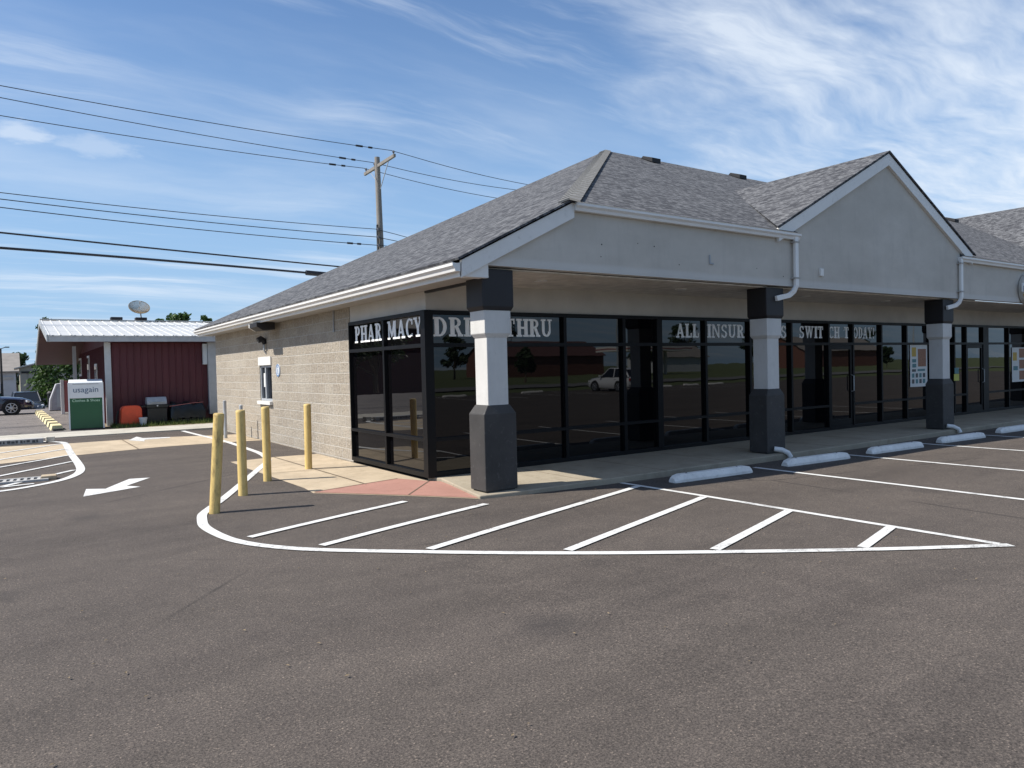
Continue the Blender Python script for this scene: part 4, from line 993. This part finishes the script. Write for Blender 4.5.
# ------------------------------------------------------------------ background left: sheds, dumpster, pole
def shed_box(name, label, x0, y0, x1, y1, hw, hr, wall, roofm, ridge='x', cat='building', extras=()):
    t = thing(name, label, cat, (x0, y0, -.8 if y0 > 0 else -.25)); w, d = x1 - x0, y1 - y0; o = .4
    b = MB(); b.box(0, 0, 0, w, d, hw); 
    if ridge == 'x': b.prism([(0, 0, hw), (0, d, hw), (0, d / 2, hr)], (w, 0, 0))
    else: b.prism([(0, 0, hw), (w, 0, hw), (w / 2, 0, hr)], (0, d, 0))
    b.build('wall', wall, t)
    b = MB(); k = (hr - hw)
    if ridge == 'x':
        s = k / (d / 2)
        b.prism([(-o, -o, hw - o * s + .02), (w + o, -o, hw - o * s + .02), (w + o, d / 2, hr + .02), (-o, d / 2, hr + .02)], (0, 0, .1)); b.prism([(-o, d + o, hw - o * s + .02), (w + o, d + o, hw - o * s + .02), (w + o, d / 2, hr + .02), (-o, d / 2, hr + .02)], (0, 0, .1))
    else:
        s = k / (w / 2)
        b.prism([(-o, -o, hw - o * s + .02), (-o, d + o, hw - o * s + .02), (w / 2, d + o, hr + .02), (w / 2, -o, hr + .02)], (0, 0, .1)); b.prism([(w + o, -o, hw - o * s + .02), (w + o, d + o, hw - o * s + .02), (w / 2, d + o, hr + .02), (w / 2, -o, hr + .02)], (0, 0, .1))
    b.build('roof', roofm, t)
    for nm, m_, u0, z0, u1, z1 in extras:
        b = MB(); b.box(u0, -.08, z0, u1, -.005, z1); f = b.build(nm, m_, t)
        if nm == 'window': b = MB(); b.box(u0 + .1, -.09, z0 + .1, u1 - .1, -.081, z1 - .1); b.build('pane', 'car_glass', f)
    return t
shed_box('storage_building', 'long pale storage building with a brown roof far behind the blue sedan', -26, 80, -5.0, 92, 3.3, 5.2, 'shed_white', 'old_roof', extras=[('door', 'white_trim', 17.6, 0, 19.0, 2.4), ('door', 'white_trim', 14.5, 0, 16.6, 2.4), ('window', 'white_trim', 11, 1, 12.4, 2.1), ('trim_board', 'header_tan', 0, 2.45, 20.8, 2.72)])
shed_box('garage', 'beige garage with low gable roof beside the storage building', -4.75, 64, 1.75, 73, 3.4, 4.25, 'shed_beige', 'header_tan', 'y', extras=[('garage_door', 'shed_beige', .6, 0, 5.0, 2.95), ('door_head', 'curb_black', .1, 2.96, 5.6, 3.12)])
p = thing('dumpster', 'dark green steel dumpster in front of the far storage building', 'dumpster', (-7.1, 66, -.8))
b = MB(); b.hexa([(-.9, -.6, .12), (.9, -.6, .12), (.9, .6, .12), (-.9, .6, .12)], [(-1.0, -.75, 1.25), (1.0, -.75, 1.25), (1.0, .7, 1.45), (-1.0, .7, 1.45)]); b.build('body', 'dumpster_green', p)
b = MB(); b.prism([(-1.02, -.8, 1.26), (1.02, -.8, 1.26), (1.02, .72, 1.47), (-1.02, .72, 1.47)], (0, 0, .06)); b.build('lid', 'iron', p)
b = MB(); b.box(-1.1, -.4, .8, -1.0, .4, .95); b.box(1.0, -.4, .8, 1.1, .4, .95); b.build('lift_pocket', 'dumpster_green', p)
p = thing('light_pole', 'slim dark pole standing in front of the far storage building', 'pole', (-6.0, 62, -.8))
b = MB(); b.tube([(0, 0, 0), (0, 0, 5.0)], [.1, .07], 10); b.build('pole', 'iron', p); b = MB(); b.tube([(0, 0, 4.95), (.35, 0, 5.1)], .03, 6); b.box(.3, -.1, 5.05, .6, .1, 5.13); b.build('lamp', 'iron', p)

# ------------------------------------------------------------------ trees
def tree(name, label, loc, H, crown_r, crown_z0, n_clump, leaves, leaf, mat, seed, cat='tree', group=None, squash=1, trunk=True):
    random.seed(seed); t = thing(name, label, cat, loc, 0, group)
    ctrs = []
    for i in range(n_clump):
        a = random.uniform(0, 6.283); rr = crown_r * math.sqrt(random.random()) * .8; z = crown_z0 + (H - crown_z0) * (random.random() ** .8) * .88
        k = 1 - .55 * max(0, (z - crown_z0) / (H - crown_z0) - .35)
        ctrs.append((Vector((rr * k * math.cos(a), rr * k * math.sin(a), z)), crown_r * random.uniform(.22, .42)))
    b = MB()
    for c, r_ in ctrs:
        for _ in range(leaves):
            v = Vector((random.gauss(0, 1), random.gauss(0, 1), random.gauss(0, 1)))
            v = c + v.normalized() * r_ * (random.random() ** .45) * random.uniform(.8, 1.2); v.z = max(.02, c.z + (v.z - c.z) * .75 * squash)
            n = Vector((random.gauss(0, 1), random.gauss(0, 1), random.gauss(.5, 1))).normalized(); u = n.orthogonal().normalized(); w = n.cross(u); s = leaf * random.uniform(.6, 1.4)
            b._f([b.bm.verts.new(v + u * s), b.bm.verts.new(v + w * s * .55), b.bm.verts.new(v - u * s), b.bm.verts.new(v - w * s * .55)])
    me = b.build('crown', mat, t)
    b = MB()
    if trunk:
        b.tube([(0, 0, -.1), (.05, .02, crown_z0 * .6), (.0, .05, crown_z0 + (H - crown_z0) * .55)], [H * .03, H * .022, H * .008], 10)
        for c, r_ in ctrs[:9]: b.tube([(0.02, .03, crown_z0 * .8), c * .5 + Vector((0, 0, crown_z0 * .45)), c], [H * .013, H * .009, H * .004], 6)
    else:
        for c, r_ in ctrs[:9]: b.tube([(0, 0, -.05), c * .5, c], [.03, .022, .01], 6)
    b.build('trunk' if trunk else 'stems', 'bark', t)
    return t
tree('bush', 'large bright green bush under the shed canopy behind the slate car', (-1.8, 52, -.8), 5.6, 2.5, .3, 64, 150, .13, 'leaf_green', 11, 'bush', trunk=False)
tg = 'trees beyond the white shed roof'
for (x, y, H, r_, lab, s) in ((6.5, 66, 7.35, .7, 'low green treetop left of the broad treetop above the white shed roof', 21), (7.9, 66, 7.9, 1.55, 'broad green treetop above the right part of the white shed roof', 22), (10.3, 66, 7.75, 1.0, 'small round green treetop beside the grey eave of the shop', 23), (-2.0, 66, 7.2, 1.5, 'faint flat treetop showing over the left part of the shed ridge', 24)):
    tree('tree', lab, (x, y, -.8), H + .8, r_, H * .6, 22, 130, .15, 'leaf_green' if s != 24 else 'leaf_dark', s, group=tg)
tree('tree', 'dark tree rising behind the roof of the far storage building', (-4.9, 100, -.8), 6.1, 1.8, 2, 26, 110, .2, 'leaf_dark', 25)
tree('tree', 'small dark tree behind the storage building, left of the slim pole', (-8.2, 104, -.8), 6.2, 1.6, 2, 22, 110, .2, 'leaf_dark', 26)

# ------------------------------------------------------------------ across the street (lives in the reflections)
shed_box('brick_shop', 'red brick shop with brown roof across the street, mirrored in the glass', 70, -116, 96, -104, 4.0, 7.0, 'brick_far', 'roof_far')
shed_box('brick_house', 'low red brick house across the street, mirrored in the corner glass', 30, -112, 50, -102, 3.4, 6.2, 'brick_far', 'roof_far')
shed_box('white_house', 'small white house across the street mirrored behind the letters', 112, -114, 128, -104, 3.4, 6.0, 'shed_white', 'old_roof')
shed_box('brick_hall', 'wide brick hall mirrored in the right part of the glass front', 160, -114, 196, -100, 4.4, 8.0, 'brick_far', 'old_roof')
for i, (x, y, H) in enumerate(((58, -100, 8), (104, -101, 9), (140, -101, 9.5), (140, -122, 13), (84, -124, 13), (205, -110, 12), (46, -62, 4.2), (63, -60, 3.6), (96, -64, 5), (128, -62, 4))):
    tree('tree', ['tree left of the mirrored brick shop', 'tree between brick shop and white house', 'tree right of the white house across the street', 'tall tree behind the white house across the street', 'tall tree behind the brick shop roof', 'tree at the far end of the brick hall', 'young tree on the verge before the brick house', 'small bushy tree on the verge before the brick shop', 'young tree on the verge before the white house', 'small tree on the verge before the brick hall'][i], (x, y, -.2), H, H * .32, H * .3, 22, 90, .3, 'leaf_dark', 40 + i, group='trees across the street')
pr0 = None
for i, x in enumerate((14.5, 17.5, 20.5, 23.5, 33.0, 36.0, 39.0, 42.0)):
    o = proto.copy(); COL.objects.link(o); o.location = (x, -29.6, -.092); o.rotation_euler = (0, 0, R(random.uniform(-2, 2))); o.scale = (1.1, 1, 1)
    tag(o, 'white wheel stop on the far side of the lot, mirrored in the shop glass', 'wheel stop', 'far wheel stops mirrored in the glass')
for x in (16, 19, 22, 25, 31.5, 34.5, 37.5, 40.5): strip('road_marking', [(x, -29.4), (x, -23.8)], .1)

for i, x in enumerate((52, 84, 118)):
    p = thing('street_lamp', ['first', 'second', 'third'][i] + ' grey street lamp along the far street, mirrored in the glass', 'street lamp', (x, -52, -.2), 0, 'street lamps across the street')
    b = MB(); b.tube([(0, 0, 0), (0, 0, 7.5)], [.12, .08], 8); b.build('pole', 'galv', p)
    b = MB(); b.tube([(0, 0, 7.4), (0, 1.0, 7.8), (0, 1.9, 7.85)], .05, 6); b.build('arm', 'galv', p); b = MB(); b.box(-.15, 1.6, 7.78, .15, 2.3, 7.9, .03); b.build('lamp_head', 'galv', p)
p = thing('service_station', 'white flat canopy on posts across the street, mirrored in the dark glass', 'canopy', (88, -84, -.25))
b = MB(); b.box(-8, -4, 4.2, 8, 4, 5.0); b.build('canopy', 'white_trim', p); b = MB(); b.box(-8.02, -4.02, 4.5, 8.02, 4.02, 4.7); b.build('band', 'vending_red', p)
for x in (-5, 5):
    b = MB(); b.box(x - .2, -.2, 0, x + .2, .2, 4.2); b.build('post', 'white_trim', p)
# unseen building and trees added to darken reflections in the left shop windows
shed_box('added_building', 'dark brown warehouse out of view, darkening the reflections in the left shop windows', -46, 56, -12, 70, 6.6, 9.0, 'barn_red_dark', 'old_roof')
for i, (x, y, H) in enumerate(((-44, -4, 8), (-47, 6, 9.5), (-34, 46, 10), (-22, 52, 9))):
    tree('tree', ['nearest added tree on the west edge of the lot', 'taller added tree on the west edge of the lot', 'tall added tree before the west end of the dark warehouse', 'added tree before the middle of the dark warehouse wall'][i], (x, y, -.25), H, H * .36, H * .2, 26, 90, .28, 'leaf_dark', 60 + i, group='unseen trees added west of the lot for darker reflections')
# ------------------------------------------------------------------ utility pole and lines
PXY = Vector((10.72, 25.0))
pole = thing('utility_pole', 'weathered wooden utility pole with slanted crossarm rising behind the shop roof', 'utility pole', (PXY.x + .1, PXY.y, 0))
b = MB(); b.tube([(0, 0, 0), (-.14, 0, 6.4), (-.22, 0, 12.65)], [.21, .175, .135], 14); smooth_edges(b.build('pole', 'wood_pole', pole), 60)
E_ = Vector((.996, .092, 0)); NRM = Vector((-.092, .996, 0))
ac = Vector((-.2, -.16, 12.22))
b = MB(); a0, a1 = ac + NRM * 1.25 + Vector((-.14, 0, -.22)), ac - NRM * 1.35 + Vector((.14, 0, .2))
dirv = (a1 - a0).normalized(); sd = dirv.cross(Vector((0, 0, 1))).normalized() * .055
b.hexa([a0 - sd + Vector((0, 0, z)) if k == 0 else a0 + sd + Vector((0, 0, z)) for k, z in ((0, -.075), (1, -.075), (1, .075), (0, .075))], [a1 - sd + Vector((0, 0, z)) if k == 0 else a1 + sd + Vector((0, 0, z)) for k, z in ((0, -.075), (1, -.075), (1, .075), (0, .075))]); b.build('crossarm', 'wood_pole', pole)
b = MB(); b.tube([ac + (a1 - ac) * .62 + Vector((0, 0, -.06)), Vector((-.16, -.17, 11.0))], .022, 6); b.tube([ac + (a0 - ac) * .62 + Vector((0, 0, -.06)), Vector((-.2, -.1, 11.25))], .022, 6); b.build('brace', 'grey_steel', pole)
ins = [a1 + (a0 - a1) * .04, ac + (a0 - ac) * .30, a0 + (a1 - a0) * .05]
for q in ins:
    b = MB(); q2 = q + Vector((0, 0, .075)); b.tube([q2, q2 + Vector((0, 0, .08)), q2 + Vector((0, 0, .1)), q2 + Vector((0, 0, .19))], [.02, .03, .065, .045], 10); b.build('insulator', 'insulator', pole)
lows = [8.90, 8.50, 8.08]
b = MB(); b.box(-.42, -.22, 7.85, -.35, -.1, 9.15); rk = b.build('spool_rack', 'iron', pole)
for z in lows:
    b = MB(); b.tube([(-.40, -.28, z - .07), (-.40, -.28, z + .07)], .06, 10); b.build('spool', 'insulator', rk)
# each conductor: parabola in a vertical plane through the pole, through three known heights
def line_z(s, pts):
    (s0, z0), (s1, z1), (s2, z2) = pts
    return z0 * (s - s1) * (s - s2) / ((s0 - s1) * (s0 - s2)) + z1 * (s - s0) * (s - s2) / ((s1 - s0) * (s1 - s2)) + z2 * (s - s0) * (s - s1) / ((s2 - s0) * (s2 - s1))
def power_line(base, pts, s_a, s_b, r_, label, clips=(), right=None):
    b = MB(); n = 60
    P = [Vector((base.x, base.y, 0)) + E_ * s + Vector((0, 0, (line_z(s, pts) if s <= 0 or right is None else pts[-1][1] + right * s + .006 * s * (s - 12)))) for s in [s_a + (s_b - s_a) * i / n for i in range(n + 1)]]
    t = thing('power_line', label, 'cable', P[0], 0, 'overhead lines on the utility pole')
    b.tube([p - P[0] for p in P], r_, 6); smooth_edges(b.build('conductor', 'wire_black', t), 60)
    for s, ln, rr in clips:
        q = [Vector((base.x, base.y, 0)) + E_ * k + Vector((0, 0, line_z(k, pts))) - P[0] for k in (s - ln / 2, s + ln / 2)]
        b = MB(); b.tube(q, rr, 8); b.build('splice', 'wire_black', t)
WIRES = [
    (Vector((10.863, 23.599)), [(-16.204, 12.238), (-8.102, 12.351), (0.000, 12.663)], -45, 24, 0.016, 'topmost overhead wire on the near end of the crossarm', [(-1.9, 0.35, 0.05), (-1.3, 0.2, 0.05)], -0.0304),
    (Vector((10.543, 25.213)), [(-15.900, 12.327), (-7.950, 12.270), (0.000, 12.414)], -45, 24, 0.016, 'second overhead wire from the top, tied next to the pole', [(-1.8, 0.35, 0.05), (-1.2, 0.2, 0.05)], 0.0053),
    (Vector((10.391, 25.956)), [(-15.772, 11.872), (-7.886, 11.976), (0.000, 12.281)], -45, 24, 0.016, 'third overhead wire from the top on the far end of the crossarm', [(-1.9, 0.35, 0.05), (-1.3, 0.2, 0.05)], -0.0284),
    (Vector((10.420, 24.720)), [(-15.892, 8.641), (-7.946, 8.671), (0.000, 8.900)], -45, 24, 0.016, 'thin wire on the top spool of the pole rack', [], -0.0836),
    (Vector((10.420, 24.720)), [(-15.900, 8.400), (-7.950, 8.350), (0.000, 8.500)], -45, 24, 0.018, 'thin wire on the middle spool of the pole rack', [], -0.0344),
    (Vector((10.420, 24.720)), [(-15.910, 8.091), (-7.955, 7.985), (0.000, 8.080)], -45, 24, 0.018, 'thin wire on the bottom spool of the pole rack', [(-1.6, 0.3, 0.05), (-1.1, 0.2, 0.05)], 0.0819),
    (Vector((10.600, 24.700)), [(-16.121, 7.147), (-10.208, 6.995), (-2.057, 6.825)], -45, 0, 0.035, 'upper thick black cable passing low behind the shop roof', [], None),
    (Vector((10.600, 24.700)), [(-16.140, 6.578), (-10.224, 6.529), (-3.029, 6.399)], -45, 0, 0.05, 'lowest thick black cable with a fat splice case by the roof edge', [(-3.54, 1.232, 0.12)], None),
]
for w in WIRES: power_line(*w)

# ------------------------------------------------------------------ camera
f, pitch, roll, yaw = 728.184, -.023, -.024, .6
fw = Vector((math.sin(yaw), math.cos(yaw), 0)); rt = Vector((math.cos(yaw), -math.sin(yaw), 0)); up = Vector((0, 0, 1))
fw2 = fw * math.cos(pitch) + up * math.sin(pitch); up2 = -fw * math.sin(pitch) + up * math.cos(pitch)
rt3 = rt * math.cos(roll) + up2 * math.sin(roll); up3 = -rt * math.sin(roll) + up2 * math.cos(roll)
cam = bpy.data.cameras.new('camera'); co = bpy.data.objects.new('camera', cam); COL.objects.link(co)
mt = Matrix((rt3, up3, -fw2)).transposed().to_4x4(); mt.translation = Vector((-5.216, -9.927, 1.68)); co.matrix_world = mt
cam.sensor_fit = 'HORIZONTAL'; cam.sensor_width = 36; cam.lens = f * 36 / 1024; cam.clip_start = .05; cam.clip_end = 4000
sc.camera = co

# ------------------------------------------------------------------ light
LD = Vector((.82, -.25, -1)).normalized()
sun = bpy.data.lights.new('sun', 'SUN'); sun.energy = 5.0; sun.angle = R(.5); sun.color = (1, .95, .87)
so_ = bpy.data.objects.new('sun', sun); COL.objects.link(so_); so_.rotation_euler = LD.to_track_quat('-Z', 'Y').to_euler(); so_.location = (-20, 8, 30)
el = math.asin(-LD.z); az = math.atan2(-LD.x, -LD.y)
w = bpy.data.worlds.new('World'); sc.world = w; w.use_nodes = True; nt = w.node_tree; nt.nodes.clear()
out = N(nt, 'OutputWorld'); bg = N(nt, 'Background'); nt.links.new(bg.outputs[0], out.inputs[0])
sky = N(nt, 'TexSky'); sky.sky_type = 'NISHITA'; sky.sun_disc = False; sky.sun_elevation = el; sky.sun_rotation = az
sky.air_density = 1.0; sky.dust_density = .6; sky.ozone_density = 1.6; sky.altitude = 100
tc = N(nt, 'TexCoord').outputs['Generated']
sep = N(nt, 'SeparateXYZ'); nt.links.new(tc, sep.inputs[0])
den = math_(nt, 'ADD', math_(nt, 'MAXIMUM', sep.outputs[2], 0.0), .10)
px_ = math_(nt, 'DIVIDE', sep.outputs[0], den); py_ = math_(nt, 'DIVIDE', sep.outputs[1], den)
cv = N(nt, 'CombineXYZ'); nt.links.new(px_, cv.inputs[0]); nt.links.new(py_, cv.inputs[1])
PUFFS = [((.016, .963, .270), .040, .55), ((.085, .961, .2645), .055, .34)]
# thin cirrus veils, and a soft rippled sheet of cloud towards +x
c3 = noise(nt, mapping(nt, cv.outputs[0], (1, 1, 1), (0, 0, 0), (7.3, 2.2, 0)), .5, 3, .5)
warp = mixc(nt, .25, cv.outputs[0], noise(nt, cv.outputs[0], 1.2, 3))
c1 = noise(nt, mapping(nt, warp, (.6, 1.5, 1), (0, 0, R(-30))), 1.0, 8, .58, .3)
c2 = noise(nt, mapping(nt, warp, (.9, 2.4, 1), (0, 0, R(-58)), (3.1, 1.7, 0)), 1.5, 7, .6, .15)
c4 = noise(nt, mapping(nt, warp, (1.2, 4.5, 1), (0, 0, R(-44)), (1.1, 5.7, 0)), 4.2, 4, .55, .1)
azd = N(nt, 'VectorMath', operation='DOT_PRODUCT'); nt.links.new(tc, azd.inputs[0]); azd.inputs[1].default_value = (.90, .26, .35)
def mrange(v, a, b_, c, d, smooth=False):
    m = N(nt, 'MapRange'); m.interpolation_type = 'SMOOTHSTEP' if smooth else 'LINEAR'; nt.links.new(v, m.inputs[0])
    for i, x in enumerate((a, b_, c, d)): m.inputs[i + 1].default_value = x
    return m.outputs[0]
side = mrange(math_(nt, 'ADD', azd.outputs['Value'], math_(nt, 'MULTIPLY', math_(nt, 'SUBTRACT', c2, .5), .20)), .875, .985, 0, 1, True)
# long streaky cirrus
st1 = noise(nt, mapping(nt, warp, (.55, 3.6, 1), (0, 0, R(-38)), (2.2, .4, 0)), 1.5, 8, .62, .2)
gate = mrange(c3, .36, .56, .15, 1, True)
thin = math_(nt, 'ADD', mrange(c1, .42, .76, .0, .32, True), math_(nt, 'MULTIPLY', gate, mrange(st1, .45, .74, 0, .55, True)), True)
rip = math_(nt, 'ADD', math_(nt, 'MULTIPLY', c2, .5), math_(nt, 'MULTIPLY', c4, .5))
sheetm = math_(nt, 'MULTIPLY', side, mrange(rip, .36, .62, .22, 1.0))
# two small puffs low in the north-west
pn = noise(nt, mapping(nt, cv.outputs[0], (1, 1, 1), (0, 0, 0), (4.4, 8.1, 0)), 6.0, 5, .6)
puffs = None
for dv, ra, am in PUFFS:
    dd = N(nt, 'VectorMath', operation='DISTANCE'); mp = mapping(nt, tc, (1, 1, 2.6)); nt.links.new(mp, dd.inputs[0]); dd.inputs[1].default_value = (dv[0], dv[1], dv[2] * 2.6)
    q = mrange(math_(nt, 'ADD', dd.outputs['Value'], math_(nt, 'MULTIPLY', math_(nt, 'SUBTRACT', pn, .5), ra * 2.6)), ra * .05, ra, am, 0, True)
    puffs = q if puffs is None else math_(nt, 'MAXIMUM', puffs, q)
thin = math_(nt, 'MAXIMUM', thin, puffs)
mask = math_(nt, 'MAXIMUM', thin, math_(nt, 'MULTIPLY', sheetm, .8), True)
haze_e = mrange(sep.outputs[2], 0, .5, .85, .10, True)
blue = mixc(nt, 1, sky.outputs[0], (.82, 1.03, 1.27), 'MULTIPLY')
blue = mixc(nt, haze_e, blue, (3.3, 5.1, 7.4))
col = mixc(nt, mask, blue, (7.2, 7.9, 8.8))
nt.links.new(col, bg.inputs[0]); bg.inputs[1].default_value = .085

sc.view_settings.view_transform = 'Standard'; sc.view_settings.look = 'None'; sc.view_settings.exposure = .45; sc.view_settings.gamma = 1
sc.view_settings.use_curve_mapping = False
sc.render.engine = 'CYCLES'; sc.cycles.max_bounces = 6; sc.cycles.use_denoising = True
